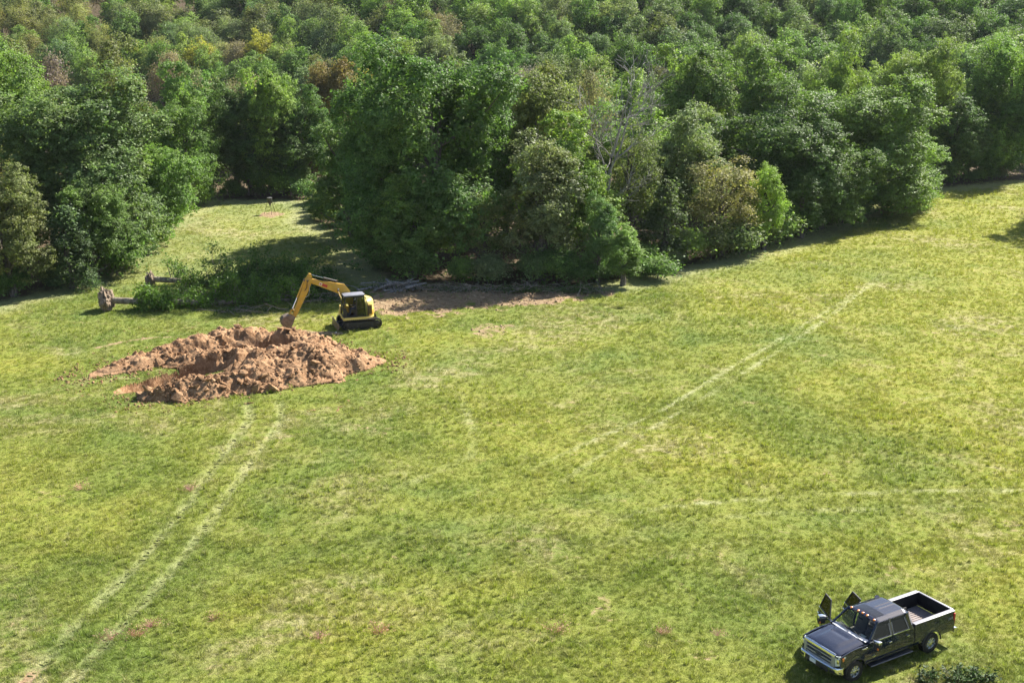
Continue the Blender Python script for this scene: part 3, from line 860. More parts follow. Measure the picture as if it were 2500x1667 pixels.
# kind, object name, x, y, height, crown width, colour, label  (metres; x right of the camera, y away from it)
TREES = [
    ('oak', 'oak_tree', -41.0, 98.5, 11.0, 7.8, 'olive', 'olive tinted oak at the left picture edge, nearest of the left wood'),
    ('cedar', 'cedar_tree', -37.3, 101.5, 7.0, 5.2, 'cedar', 'dark cedar beside the olive oak at the left meadow edge'),
    ('oak', 'oak_tree', -36.3, 105.0, 8.4, 7.5, 'green', 'smaller green oak in front of the tallest tree of the left wood'),
    ('bigoak', 'oak_tree', -40.3, 113.0, 17.1, 16.8, 'blue', 'broad bluish green oak, widest and tallest crown of the left wood front'),
    ('bigoak', 'oak_tree', -36.7, 119.0, 12.6, 11.9, 'green', 'spreading green oak sloping down towards the clearing in the left wood'),
    ('oak', 'oak_tree', -37.0, 130.0, 6.6, 7.4, 'blue', 'lower green oak at the corner where the left wood meets the clearing'),
    ('oak', 'oak_tree', -36.5, 111.0, 6.2, 7.5, 'blue', 'low skirted green tree below the spreading oak of the left wood'),
    ('bush', 'hazel_shrub', -34.9, 106.5, 4.0, 4.7, 'green', 'tall green shrub between dark cedar and clearing, left wood'),
    ('oak', 'oak_tree', -50.1, 124.0, 19.3, 10.5, 'bright', 'fresh green oak top at left edge above the olive oak'),
    ('fluffy', 'maple_tree', -49.1, 134.0, 17.6, 6.6, 'mauve', 'brownish thin crown behind the broad left oak'),
    ('oak', 'oak_tree', -44.1, 139.0, 19.1, 9.6, 'olive', 'dark olive oak standing high behind the broad left oak'),
    ('oak', 'oak_tree', -39.5, 146.0, 16.1, 9.1, 'green', 'green oak behind the left wood, right of the dark olive one'),
    ('oak', 'oak_tree', -37.3, 139.0, 12.0, 7.8, 'green', 'green oak over the inner corner of the clearing'),
    ('oak', 'oak_tree', -34.2, 151.0, 13.4, 7.5, 'deep', 'dark oak at back of clearing, leftmost behind the game feeder'),
    ('oak', 'oak_tree', -29.6, 151.0, 15.0, 8.0, 'bright', 'bright topped oak at back of clearing right behind the game feeder'),
    ('oak', 'oak_tree', -25.8, 153.0, 13.2, 8.1, 'deep', 'dark oak closing the back of the clearing on its right'),
    ('tall', 'hickory_tree', -31.8, 149.5, 8.9, 6.5, 'deep', 'shaded dark tree low at the back of the clearing'),
    ('tall', 'hickory_tree', -27.4, 150.0, 8.9, 6.5, 'deep', 'shaded dark tree next to the middle wood at back of clearing'),
    ('oak', 'maple_tree', -22.8, 161.0, 15.6, 8.5, 'orange', 'olive brown turning tree behind the left end of the middle wood'),
    ('oak', 'hickory_tree', -23.6, 182.0, 16.6, 8.3, 'yellow', 'yellow autumn crown above the olive brown tree'),
    ('fluffy', 'ash_tree', -36.7, 172.0, 14.9, 8.5, 'tan', 'tan thinning crown above the back of the clearing'),
    ('fluffy', 'ash_tree', -43.8, 178.0, 15.7, 8.8, 'tan', 'tan brown crown above the green oaks of left wood'),
    ('oak', 'oak_tree', -16.0, 123.0, 12.0, 10.2, 'deep', 'dark oak overhanging the clearing at the left end of the middle wood'),
    ('bigoak', 'oak_tree', -7.2, 109.5, 20.0, 17.8, 'deep', 'huge dark green oak, tallest of the middle wood, behind the excavator'),
    ('oak', 'oak_tree', -12.4, 115.0, 16.5, 9.2, 'green', 'green oak crown left shoulder of the huge middle oak'),
    ('oak', 'oak_tree', -8.7, 105.0, 9.3, 8.3, 'green', 'low green tree under the huge oak straight behind the excavator'),
    ('tall', 'hickory_tree', 2.6, 104.0, 12.7, 7.0, 'pale', 'slender grey green tree with visible stem right of the huge oak'),
    ('airy', 'dogwood_tree', -2.3, 105.5, 7.4, 6.1, 'olive', 'brownish green understory tree between huge oak and slender tree'),
    ('oak', 'maple_tree', 2.8, 121.0, 17.0, 9.4, 'olive', 'orange tipped green crown behind the slender tree'),
    ('fluffy', 'ash_tree', 8.7, 131.0, 16.2, 6.5, 'tan', 'pinkish tan crown right behind the dead tree'),
    ('oak', 'oak_tree', 16.8, 119.0, 13.5, 8.9, 'pale', 'pale green rounded tree right of the dead tree'),
    ('airy', 'hickory_tree', 19.8, 114.5, 9.3, 7.3, 'straw', 'yellow olive tree at the meadow edge below the pale rounded tree'),
    ('tall', 'sassafras_sapling', 24.4, 117.0, 8.4, 4.1, 'lime', 'bright lime green sapling right of the yellow olive tree'),
    ('bush', 'hawthorn_shrub', 21.2, 114.0, 3.6, 5.4, 'blue', 'dark bluish shrub in front of the yellow olive tree'),
    ('tall', 'walnut_sapling', 7.4, 103.0, 7.7, 3.3, 'blue', 'narrow bluish green young tree at the end of the scraped strip'),
    ('tall', 'sumac_shrub', 9.4, 101.8, 5.3, 4.0, 'bright', 'bright green tall shrub beside the narrow bluish young tree'),
    ('bush', 'sumac_shrub', 12.5, 104.5, 2.1, 4.3, 'green', 'rounded green shrub at meadow edge below the dark cedar of the middle wood'),
    ('cedar', 'cedar_tree', 13.8, 110.0, 7.8, 5.6, 'cedar', 'dark cedar of the middle wood left of the yellow olive tree'),
    ('airy', 'maple_tree', 11.1, 113.0, 12.6, 6.0, 'olive', 'olive flecked thin tree under the dead tree'),
    ('oak', 'oak_tree', -0.8, 123.0, 13.4, 7.8, 'green', 'green crown between huge oak and orange tipped crown'),
    ('bigoak', 'oak_tree', 27.8, 131.0, 14.9, 16.5, 'deep', 'wide dark oak of the right half of the middle wood'),
    ('bigoak', 'oak_tree', 39.8, 137.5, 15.1, 16.8, 'green', 'large oak with sunlit right flank at the meadow corner'),
    ('bigoak', 'oak_tree', 32.6, 128.0, 11.1, 11.9, 'deep', 'dark lower oak in front of the large sunlit oak'),
    ('oak', 'oak_tree', 45.8, 141.0, 8.4, 7.9, 'bright', 'bright low boughed tree at the tip of the meadow corner'),
    ('oak', 'oak_tree', 21.4, 146.0, 18.1, 10.8, 'green', 'green crown behind the pale rounded tree'),
    ('oak', 'oak_tree', 30.8, 151.0, 18.2, 10.6, 'green', 'green crown peeking over the wide dark oak'),
    ('bigoak', 'oak_tree', 41.4, 156.0, 19.2, 11.5, 'bright', 'tall fresh green crown behind the large sunlit oak'),
    ('bigoak', 'oak_tree', 53.5, 163.0, 18.1, 12.0, 'bright', 'fresh green crown right of the tall fresh one'),
    ('bigoak', 'oak_tree', 62.1, 168.0, 16.5, 11.7, 'green', 'green oak above the far meadow end'),
    ('bigoak', 'oak_tree', 66.4, 166.0, 18.3, 12.8, 'bright', 'fresh green oak at the right picture edge'),
    ('oak', 'oak_tree', 57.5, 160.5, 11.3, 10.1, 'deep', 'dark oak standing at the far meadow end'),
    ('bigoak', 'oak_tree', 64.6, 164.5, 11.4, 11.0, 'deep', 'dark oak at far meadow end near the right picture edge'),
    ('tall', 'hickory_tree', 29.3, 123.0, 6.3, 5.4, 'deep', 'dark narrow tree below the wide dark oak'),
    ('tall', 'hickory_tree', 36.7, 132.0, 5.5, 6.2, 'deep', 'dark narrow tree below the large sunlit oak'),
    ('bush', 'hawthorn_shrub', 24.0, 118.5, 2.6, 4.4, 'deep', 'dark shrub right of the bluish one at the meadow edge'),
    ('oak', 'oak_tree', -4.7, 116.0, 11.2, 8.7, 'deep', 'dark inner tree showing between huge oak and slender tree'),
]
placed = []
for i, (kd, nm, x, y, h, w, c, lab) in enumerate(TREES):
    cat = {'cedar': 'cedar tree', 'bush': 'shrub'}.get(kd, 'tree')
    place_tree(kd, nm, x, y, h, w, COLS[c], lab, cat, var=i)
    placed.append((x, y, h, w/2))

for x_, y_, h_, w_, l_ in ((44.6, 140.2, 3.4, 5.0, 'low shrub below the bright low boughed tree, its left side'), (47.2, 141.6, 2.6, 4.2, 'low shrub below the bright low boughed tree, its right side'), (41.5, 136.6, 3.6, 5.2, 'dense shrub below the large sunlit oak')):
    place_tree('bush', 'hawthorn_shrub', x_, y_, h_, w_, C_GREEN, l_, 'shrub')
# the tree standing beyond the frame whose shadow reaches into the meadow
place_tree('oak', 'lone_oak_tree', 66.8, 135.0, 18, 15.0, C_GREEN, 'lone oak outside the picture whose shadow falls on the meadow edge', 'tree', var=2)

# ------------------------------------------------------------------ the wood behind, tree by tree
def project(x, y, z):
    d = y*math.cos(PITCH) + (CAM_H-z)*math.sin(PITCH)
    u = 3000*x/d + 1250; v = 833.5 + 3000*((CAM_H-z)*math.cos(PITCH) - y*math.sin(PITCH))/d
    return u, v, d

MARKS = [(60, 'at the left picture edge'), (300, 'above the broad left oak'), (600, 'above the game feeder clearing'), (850, 'around the yellow autumn crown'), (1080, 'above the huge middle oak'),
         (1300, 'left of the dead tree top'), (1520, 'right of the dead tree top'), (1760, 'above the pale rounded tree'), (1960, 'above the wide dark oak'), (2180, 'above the large sunlit oak'), (2420, 'at the right picture edge')]
def sp_(y): return 8.2 if y < 165 else (8.8 if y < 230 else (9.2 if y < 262 else 8.5))
def wood():
    rr = np.random.default_rng(5)
    cand = []
    y = 104.0; row = 0
    while y < 345:
        sp = sp_(y)
        for k in range(-21, 22):
            x = (k + .5*(row % 2))*sp + rr.uniform(-.27, .27)*sp; yy = y + rr.uniform(-.3, .3)*sp
            if abs(x) > .42*yy + 10: continue
            cand.append((x, yy, sp))
        y += sp*.86; row += 1
    c = np.array(cand)
    sd = poly_sd(c[:, 0], c[:, 1], FIELD)
    c = c[sd > 4.5]
    out = []
    for x, y, sp in c:
        if any((x-px)**2 + (y-py)**2 < (pr*.75 + sp*.28)**2 for px, py, ph, pr in placed): continue
        w = sp*rr.uniform(1.02, 1.38); h = rr.uniform(12.0, 16.5) if y > 165 else rr.uniform(11, 14.5)
        if y < 150 and x < -40: h *= .9
        out.append((x, y, h, w))
    # what can be seen from the meadow: painter's order in a small buffer
    allt = [(x, y, h, w/2, -1) for x, y, h, w in [(p[0], p[1], p[2], p[3]*2) for p in placed]] + [(x, y, h, w/2, i) for i, (x, y, h, w) in enumerate(out)]
    allt.sort(key=lambda t: -t[1])
    bw, bh = 700, 460; buf = np.full((bh, bw), -2, int)
    YY, XX = np.mgrid[0:bh, 0:bw]
    for x, y, h, r, i in allt:
        z = Z(x, y); u, v, d = project(x, y, z + h*.58)
        U = u/4 + 37; Vv = v/4 + 21; ru = r*.86*750/d; rv = h*.40*750/d
        buf[((XX-U)/ru)**2 + ((YY-Vv)/rv)**2 < 1] = i
    seen = np.bincount(buf[buf >= 0], minlength=len(out))
    names = {'deep': 'dark green', 'green': 'mid green', 'bright': 'fresh green', 'blue': 'bluish green', 'olive': 'olive green', 'tan': 'tan brown',
             'orange': 'orange brown', 'yellow': 'yellow', 'straw': 'straw green', 'grey': 'greyish', 'pale': 'pale green', 'mauve': 'mauve brown'}
    n = 0
    for i, (x, y, h, w) in enumerate(out):
        if seen[i] < 14: continue
        u, v, d = project(x, y, Z(x, y) + h)
        if u < 1000: ks = ['green', 'blue', 'olive', 'pale', 'bright', 'straw', 'tan', 'deep', 'yellow']; pp = [.27, .14, .17, .13, .13, .07, .04, .04, .01]
        else: ks = ['green', 'blue', 'deep', 'bright', 'olive', 'pale', 'grey']; pp = [.38, .2, .1, .16, .09, .05, .02]
        if u < 1100 and y > 225: ks = ['pale', 'bright', 'straw', 'olive', 'green', 'blue', 'tan', 'yellow']; pp = [.22, .2, .15, .15, .14, .08, .05, .01]
        k = rr.choice(ks, p=pp)
        if y < 150 and k in ('tan', 'grey', 'yellow', 'mauve'): k = 'deep'
        proto_k = 'fluffy' if k in ('tan', 'grey', 'straw') or (k == 'pale' and rr.random() < .5) else ('mid' if y > 150 else 'oak')
        mark = min(MARKS, key=lambda q: abs(q[0]-u))[1]
        far = 'upper hillside' if y > 262 else ('lower hillside' if y > 215 else ('valley wood' if y > 165 else 'wood\'s second row'))
        size = 'broad ' if w > sp_(y)*1.24 else ('slim ' if w < sp_(y)*1.1 else '')
        place_tree(proto_k, 'forest_tree', x, y, h, w, COLS[k], '%s%s crown, %s %s' % (size, names[k], far, mark), 'tree', 'crowns of the %s %s' % (far, mark))
        n += 1
    print('forest trees', n, 'of', len(out))
wood()

# a low fringe of shrubs and tall weeds along the foot of the wood
FRINGE_COLS = ['deep', 'green', 'blue', 'bright', 'olive', 'pale']
def fringe():
    rr = np.random.default_rng(12)
    runs = [([(-41.8, 97.2), (-38, 103.6), (-37.0, 115), (-37.6, 132), (-36.6, 144)], 'left wood'),
            ([(-23.0, 145), (-21.2, 133), (-14.6, 120), (-11, 105.5)], 'middle wood facing clearing'),
            ([(-9, 103), (0, 102.2), (6.5, 101.8), (13.2, 107.4), (19.2, 112.6), (26.4, 120.2), (33, 129), (44.5, 147.5)], 'middle wood facing meadow'),
            ([(-37, 147.2), (-33, 148.4), (-28, 148.6), (-23.5, 147.4)], 'dark wood behind clearing'),
            ([(45, 148.5), (55, 157.6), (68, 165)], 'right wood at far meadow end')]
    for pts, where in runs:
        L = sum(math.dist(a, b) for a, b in zip(pts[:-1], pts[1:])); s = 0
        cum = np.concatenate([[0], np.cumsum([math.dist(pts[i], pts[i+1]) for i in range(len(pts)-1)])])
        while s < L:
            x = np.interp(s, cum, [p[0] for p in pts]) + rr.normal()*.5; y = np.interp(s, cum, [p[1] for p in pts]) + abs(rr.normal())*.8
            h = rr.uniform(.9, 2.6 if 'left' in where or 'facing clearing' in where else 4.0); w = h*rr.uniform(.9, 1.5)
            c = rr.choice(FRINGE_COLS, p=[.3, .25, .2, .1, .1, .05])
            place_tree('bush', 'shrub', float(x), float(y), h, w, COLS[c], '%s %s shrub, foot of %s' % ('knee high' if h < 1.5 else ('tall' if h > 2.7 else 'chest high'), {'deep': 'dark green', 'green': 'mid green', 'blue': 'bluish green', 'bright': 'fresh green', 'olive': 'olive', 'pale': 'pale green'}[c], where), 'shrub', 'shrubs at the foot of the %s' % where)
            s += w*rr.uniform(.45, 1.0)
fringe()

# things that would share a label are told apart by their order across the picture
def number_likes():
    by = {}
    for o in bpy.data.objects:
        if o.parent is None and o.get('label') and o.name.split('.')[0] in ('forest_tree', 'shrub'): by.setdefault(o['label'], []).append(o)
    words = ['leftmost', 'second from left', 'third from left', 'fourth from left', 'fifth from left', 'sixth from left', 'seventh from left', 'eighth from left', 'ninth from left']
    for lab, os_ in by.items():
        if len(os_) < 2: continue
        os_.sort(key=lambda o: project(o.location.x, o.location.y, o.location.z + 8)[0])
        for i, o in enumerate(os_): o['label'] = lab + ', ' + words[min(i, 8)]
number_likes()

# ------------------------------------------------------------------ the bare dead tree
def grow(mb, a, d, L, r, depth, rr, minr=.012):
    n = 4; pts = [a]; rs = [r]; p = a.copy(); dd = d.copy()
    for i in range(n):
        dd = (dd + Vector((rr.normal(), rr.normal(), rr.normal()*.6))*.13 + Vector((0, 0, .05))).normalized()
        p = p + dd*L/n; pts.append(p.copy()); rs.append(max(minr, r*(1-.45*(i+1)/n)))
    mb.tube(pts, rs, 7 if depth < 2 else 4, cap=True)
    if depth >= 5: return
    nk = [4, 4, 4, 3, 3][depth]
    for k in range(nk):
        i = n if k == 0 else rr.integers(1, n+1)
        ax = Vector((rr.normal(), rr.normal(), rr.normal()*.5)).normalized()
        nd = (dd + ax*(.35 if k == 0 else .85)).normalized()
        if nd.z < -.1: nd.z *= -.5
        grow(mb, pts[i], nd, L*rr.uniform(.5, .78), rs[i]*rr.uniform(.5, .75), depth+1, rr, minr)

def dead_tree(x, y, h):
    root = empty('dead_tree', (x, y, Z(x, y)))
    tag(root, 'bare grey dead tree with forked trunk rising out of the middle wood', 'dead tree')
    rr = np.random.default_rng(21); mb = MB()
    base = Vector((0, 0, -.3)); fork = Vector((.35, 0, h*.52))
    mb.tube([base, Vector((.1, 0, h*.2)), Vector((.15, .1, h*.4)), fork], [.26, .22, .19, .17], 9)
    mb.build('trunk', M_DEADBARK, root)
    mb = MB()
    grow(mb, fork, Vector((.05, 0, 1)), h*.26, .13, 1, rr, .02)
    grow(mb, fork, Vector((.5, -.1, .85)).normalized(), h*.27, .12, 1, rr, .02)
    grow(mb, Vector((.2, .05, h*.46)), Vector((-.35, .2, .9)).normalized(), h*.24, .09, 1, rr, .02)
    grow(mb, Vector((.15, .05, h*.36)), Vector((.85, -.3, .35)).normalized(), h*.13, .06, 2, rr, .018)
    grow(mb, Vector((.12, .05, h*.30)), Vector((.8, -.4, .2)).normalized(), h*.12, .05, 3, rr, .018)
    mb.build('branches', M_DEADBARK, root)
dead_tree(8.4, 109.6, 16.8)
# ------------------------------------------------------------------ uprooted trees and brush
def uprooted(name, label, x0, y0, heading, L, r, rootr, clumps, seed, col):
    rr = np.random.default_rng(seed)
    z = Z(x0, y0); root = empty(name, (x0, y0, z), heading); tag(root, label, 'fallen tree')
    # stem lies along local +x, the root plate stands at the origin
    mb = MB(); pts = []; rs = []
    for i in range(11):
        t = i/10; pts.append((0.1 + L*t, .25*math.sin(t*5+seed), max(r, rootr*.62*(1-t*1.4) + r*.9) - .1*t)); rs.append(r*(1.25 - .75*t))
    mb.tube(pts, rs, 12); mb.build('stem', M_LOGBARK, root)
    # root plate: matted soil and root ends
    me = bpy.data.meshes.new('root_plate'); bm = bmesh.new()
    bmesh.ops.create_icosphere(bm, subdivisions=4, radius=1)
    for v in bm.verts:
        p = v.co.copy(); n = fbm(np.array([p.x*2.2+p.z*1.7+seed]), np.array([p.y*2.2-p.z*2.1]), seed, 4)[0] - .45
        n2 = fbm(np.array([p.x*7+p.z*5]), np.array([p.y*7-p.z*6]), seed+3, 2)[0] - .4
        k = 1 + 1.0*n + .55*n2
        v.co = Vector((p.x*.58*rootr*k, p.y*rootr*k, rootr*.82 + p.z*rootr*k))
        if v.co.z < -.1: v.co.z = -.1
    bm.to_mesh(me); bm.free(); me.materials.append(M_ROOT); link('root_plate', me, root)
    mb = MB()
    for k in range(70):
        a = rr.uniform(0, 6.28); q = rr.uniform(.5, 1.0)*rootr
        s = Vector((rr.uniform(-.4, .3)*rootr, q*math.cos(a), rootr*.82 + q*math.sin(a)))
        d = Vector((rr.normal()*.5 - .1, math.cos(a) + rr.normal()*.4, math.sin(a) + rr.normal()*.4)).normalized()
        e = s + d*rr.uniform(.15, .5)*rootr
        if e.z < 0: continue
        mb.tube([s, s.lerp(e, .5) + Vector(rr.normal(size=3))*.05, e], [rr.uniform(.015, .045), .02, .008], 5)
    mb.build('roots', M_LOGBARK, root)
    # branches rising out of the crown, with leaf sprays
    mb = MB(); P = []; N = []
    for cx, cy, rad, hgt, dens in clumps:
        for k in range(int(dens*rad*2.6) + 4):
            st = Vector((cx - rad*.7*rr.random(), cy*.35, r*1.0 + .1)); a = rr.uniform(0, 6.28); q = rad*math.sqrt(rr.random())
            e = Vector((cx + q*math.cos(a), cy + q*math.sin(a), hgt*(.2 + .85*rr.random()**2.4)*(1-.25*(q/rad)**2)))
            m_ = st.lerp(e, .5) + Vector((rr.normal()*.2, rr.normal()*.2, .2))
            pts_ = [st, st.lerp(m_, .6), m_, m_.lerp(e, .5), e]
            mb.tube(pts_, [.05*rr.uniform(.6, 1.4), .04, .03, .02, .008], 5)
            for t in np.linspace(.35, 1.08, 9):
                c = np.array(m_.lerp(e, t*1.1-.1) if t > .5 else st.lerp(m_, t*2*.9))
                n_ = int(rr.uniform(.5, 1.4)*dens*7)
                P.append(c + rr.normal(size=(n_, 3))*np.array([.3, .3, .24])); N.append(rr.normal(size=(n_, 3)) + np.array([0, 0, .7]))
    mb.build('branches', M_LOGBARK, root)
    P = np.concatenate(P); N = np.concatenate(N); ok = P[:, 2] > .03
    V, F = leaves_at(P[ok], N[ok], .2, rr)
    c = link('crown', np_mesh('crown', V, F, M_LEAF), root); c.color = (*col, 1)
    return root
M_ROOT = bark_mat('root_soil', (0.12, 0.085, 0.055), (0.30, 0.225, 0.155), 9)
uprooted('uprooted_tree', 'uprooted tree with bare pale trunk and big root plate, nearest to the dirt heap', -32.0, 94.0, R(10), 15.5, .22, .92,
         [(3.5, -.3, 1.1, 2.1, 3.0), (4.6, -.7, 1.1, 1.6, 2.6), (6.4, .8, 1.3, 1.3, 1.6), (8.4, .3, 1.7, 2.2, 2.3), (10.6, .7, 2.1, 2.6, 2.4), (12.8, .6, 2.2, 2.6, 2.3), (14.8, 1.0, 2.0, 2.4, 2.2)], 3, (.12, .21, .04))
uprooted('uprooted_tree', 'uprooted tree with small root plate lying behind the other, leafy branches upright', -30.9, 102.4, R(1), 13.5, .2, .62,
         [(2.6, .2, 1.2, 3.2, 1.5), (4.2, -1.6, 1.4, 2.8, 1.9), (6.2, -.6, 1.9, 4.4, 2.1), (8.4, .8, 2.0, 3.6, 2.2), (8.8, -2.2, 2.2, 3.2, 2.3), (10.6, .6, 2.3, 3.8, 2.3), (12.8, -1.6, 2.4, 3.4, 2.3), (13.2, 2.0, 2.2, 3.4, 2.2)], 9, (.1, .17, .04))
uprooted('felled_treetop', 'tangled dark leafy treetop dumped behind the raised excavator arm', -22.0, 101.2, R(-8), 7.0, .16, .4,
         [(1.6, .2, 2.0, 2.8, 2.2), (3.6, -.6, 2.2, 3.0, 2.3), (5.6, -.2, 2.2, 2.8, 2.3)], 15, (.08, .14, .034))

def brush(name, label, x, y, rx, ry, h, n, seed, r=.04, leafy=0, mt=None):
    rr = np.random.default_rng(seed); root = empty(name, (x, y, Z(x, y))); tag(root, label, 'brush pile'); mb = MB()
    for k in range(n):
        a = rr.uniform(-.6, .6) if rr.random() < .6 else rr.uniform(0, 6.28); L = rr.uniform(.6, 2.6); c = Vector((rr.normal()*rx*.5, rr.normal()*ry*.5, abs(rr.normal())*h*.45 + .05))
        d = Vector((math.cos(a), math.sin(a), rr.normal()*.22)); p0 = c - d*L/2; p1 = c + d*L/2
        p0.z = max(.04, p0.z); p1.z = max(.04, p1.z); q = r*rr.uniform(.4, 2.2)
        mb.tube([p0, p0.lerp(p1, .5) + Vector(rr.normal(size=3))*.09, p1], [q, q*.8, q*.4], 6)
    mb.build('sticks', mt or M_LOGBARK, root)
    if leafy:
        P = rr.normal(size=(leafy, 3))*np.array([rx*.5, ry*.5, h*.35]); P[:, 2] = np.abs(P[:, 2]) + .05
        V, F = leaves_at(P, rr.normal(size=(leafy, 3)) + np.array([0, 0, .6]), .16, rr)
        c = link('leaves', np_mesh('leaves', V, F, M_LEAF), root); c.color = (.075, .12, .035, 1)
brush('brush_pile', 'pile of grey broken limbs below the huge oak right of the excavator', -9.6, 100.6, 2.4, .9, .8, 55, 1, .055, 500, M_DEADBARK)
brush('brush_pile', 'thin twiggy brush strip on the scraped earth below the huge oak', -4.3, 100.2, 3.6, .9, .45, 70, 2, .03, 700)
brush('brush_pile', 'leafy brush pile at the right part of the scraped strip', 1.2, 99.8, 2.6, .9, .6, 45, 3, .035, 1800)
brush('brush_pile', 'green leafy brush at the scraped strip end below bright green shrub', 5.6, 99.4, 1.6, .7, .7, 30, 4, .03, 1900)
brush('brush_pile', 'scattered snapped branches on shaded grass left of the excavator bucket', -20.5, 93.6, 3.4, 1.2, .22, 34, 5, .025, 900)
brush('brush_pile', 'snapped boughs in the shade beneath the excavator arm', -15.8, 97.2, 2.6, 1.3, .5, 40, 6, .035, 1500)

# ------------------------------------------------------------------ game feeder on three legs
def feeder():
    x, y = -27.2, 137.0
    root = empty('game_feeder', (x, y, Z(x, y))); tag(root, 'dark barrel game feeder on three thin legs in the clearing', 'game feeder')
    md = plain('feeder_barrel', (.06, .065, .06), .5, .3); mp = plain('feeder_leg', (.09, .075, .055), .5, .7)
    mb = MB(); mb.loft([[(rr_*math.cos(k*math.pi/10), rr_*math.sin(k*math.pi/10), z) for k in range(20)] for rr_, z in ((.08, 1.02), (.12, 1.1), (.27, 1.3), (.28, 1.32), (.28, 1.78), (.26, 1.8))])
    b = mb.build('barrel', md, root, smooth=30)
    MB().loft([[(rr_*math.cos(k*math.pi/10), rr_*math.sin(k*math.pi/10), z) for k in range(20)] for rr_, z in ((.29, 1.79), (.3, 1.83), (.12, 1.88), (.02, 1.89))]).build('lid', plain('feeder_lid', (.2, .2, .2), .35, .5), root)
    MB().box(-.07, .07, -.07, .07, .92, 1.03).build('spinner_box', md, root, .01)
    for k in range(3):
        a = k*2.094 + .9
        MB().tube([(.24*math.cos(a), .24*math.sin(a), 1.5), (.72*math.cos(a), .72*math.sin(a), -.05)], .022, 6).build('leg', mp, root)
feeder()

# ------------------------------------------------------------------ purple seeding grass, weeds, stone
M_PURPLE = leaf_mat('purple_seed_heads', .2, .7, False, (.42, .2, .2), .4)
def purple_tuft(seed):
    rr = np.random.default_rng(seed); V = []; F = []
    n = 150
    P = rr.normal(size=(n, 3))*np.array([.24, .24, .07]) + np.array([0, 0, .26]); P[:, 2] = np.maximum(.05, P[:, 2])
    V1, F1 = leaves_at(P, rr.normal(size=(n, 3)), .07, rr, .3)
    # stems
    for i in range(45):
        e = P[i]; w = .004; b = np.array([e[0]*.2, e[1]*.2, -.02])
        V.append([b+[w, 0, 0], b-[w, 0, 0], e-[w, 0, 0], e+[w, 0, 0]])
    V2 = np.array(V).reshape(-1, 3); F2 = np.arange(len(V2)).reshape(-1, 4) + len(V1)
    return np_mesh('purple_grass_tuft', np.concatenate([V1, V2]), np.concatenate([F1, F2]), M_PURPLE)
pm = [purple_tuft(k) for k in range(3)]
PT = [(-14.61, 42.94, 'beside the right track line, front one of the pair'), (-14.22, 43.65, 'beside the right track line, back one of the pair'), (-11.88, 44.24, 'alone between track lines and bottom middle'),
      (-5.21, 43.1, 'in the bottom middle of the meadow'), (-16.13, 57.22, 'just left of the track lines half way up'), (1.77, 43.26, 'bottom centre right of the middle'),
      (5.93, 43.1, 'third from the truck along the bottom'), (8.06, 42.94, 'next to the truck front'), (-21.66, 57.48, 'far left of the track lines'), (-15.68, 42.78, 'between the two track lines near the bottom'), (-7.46, 42.63, 'faint, left of the bottom middle one')]
for i, (x, y, w) in enumerate(PT):
    o = link('purple_grass_tuft', pm[i % 3]); o.location = (x, y, Z(x, y)); s = rng.uniform(.8, 1.25); o.scale = (s, s, s*.8); o.rotation_euler[2] = i
    tag(o, 'pinkish purple seeding grass tuft %s' % w, 'grass tuft', 'purple grass tufts in the meadow')

M_WEED = leaf_mat('weed_leaves', .2, .65, False, (.045, .085, .02), .5)
def weed(x, y, rad, h, n, seed, lab):
    rr = np.random.default_rng(seed); root = empty('broad_leaf_weed', (x, y, Z(x, y))); tag(root, lab, 'weed')
    mb = MB(); P = []; N = []
    for k in range(n):
        a = rr.uniform(0, 6.28); q = rad*math.sqrt(rr.random()); e = Vector((q*math.cos(a), q*math.sin(a), h*rr.uniform(.5, 1)*(1-.4*(q/rad)**2)))
        mb.tube([(e.x*.25, e.y*.25, -.03), (e.x*.7, e.y*.7, e.z*.6), e], [.012, .009, .004], 5)
        for t in np.linspace(.4, 1, 8):
            P.append(np.array([e.x*(.25+.75*t), e.y*(.25+.75*t), e.z*t]) + rr.normal(size=3)*.05); N.append(np.array([rr.normal()*.6, rr.normal()*.6, 1]))
    mb.build('stems', plain('weed_stem', (.12, .08, .05), .7), root)
    V, F = leaves_at(np.array(P), np.array(N), .17, rr, .42)
    link('leaves', np_mesh('leaves', V, F, M_WEED), root)
weed(15.2, 39.7, .5, .5, 26, 1, 'dark broad leaved weed clump at bottom edge below the truck, left one')
weed(16.2, 39.65, .7, .62, 44, 2, 'dark broad leaved weed clump at bottom edge below the truck, widest middle one')
weed(17.2, 39.75, .55, .55, 32, 3, 'dark broad leaved weed clump at the bottom right corner, right one of three')

st = link('white_stone', clod_mesh('white_stone', 77, plain('limestone', (.7, .68, .62), .8), 12)); st.location = (-12.9, 86.75, Z(-12.9, 86.75)+.07); st.scale = (.14, .12, .12)
tag(st, 'small white stone on the ground by the excavator blade', 'stone')

# ------------------------------------------------------------------ excavator
M_YEL = plain('machine_yellow', (.60, .345, .028), .42, 0, .1, 2, .5, 0, (.42, .3, .17), .45)
M_CREAM = plain('sun_faded_yellow', (.74, .56, .16), .45, 0, .08, 2, .5, 0, (.5, .4, .25), .3)
M_BLK = plain('machine_black', (.022, .022, .024), .5, 0, .3, 4, .4, 0, (.16, .11, .07), .35)
M_STEEL = plain('worn_steel', (.19, .15, .115), .55, .5, .3, 5, .4, 0, (.36, .22, .13), .7)
M_CHROME = plain('chrome', (.85, .86, .87), .09, 1.0, .02, 3)
M_RUB = plain('rubber', (.018, .018, .019), .75, 0, .25, 6, .3, 0, (.14, .11, .08), .35)
M_CABROOF = plain('cab_roof_grey', (.2, .205, .24), .5, 0, .15, 3)
M_GLASSG = glass('cab_glass', (.42, .5, .46))
M_RED = plain('red_decal', (.5, .05, .04), .5); M_WHITE = plain('white_decal', (.75, .73, .7), .5)

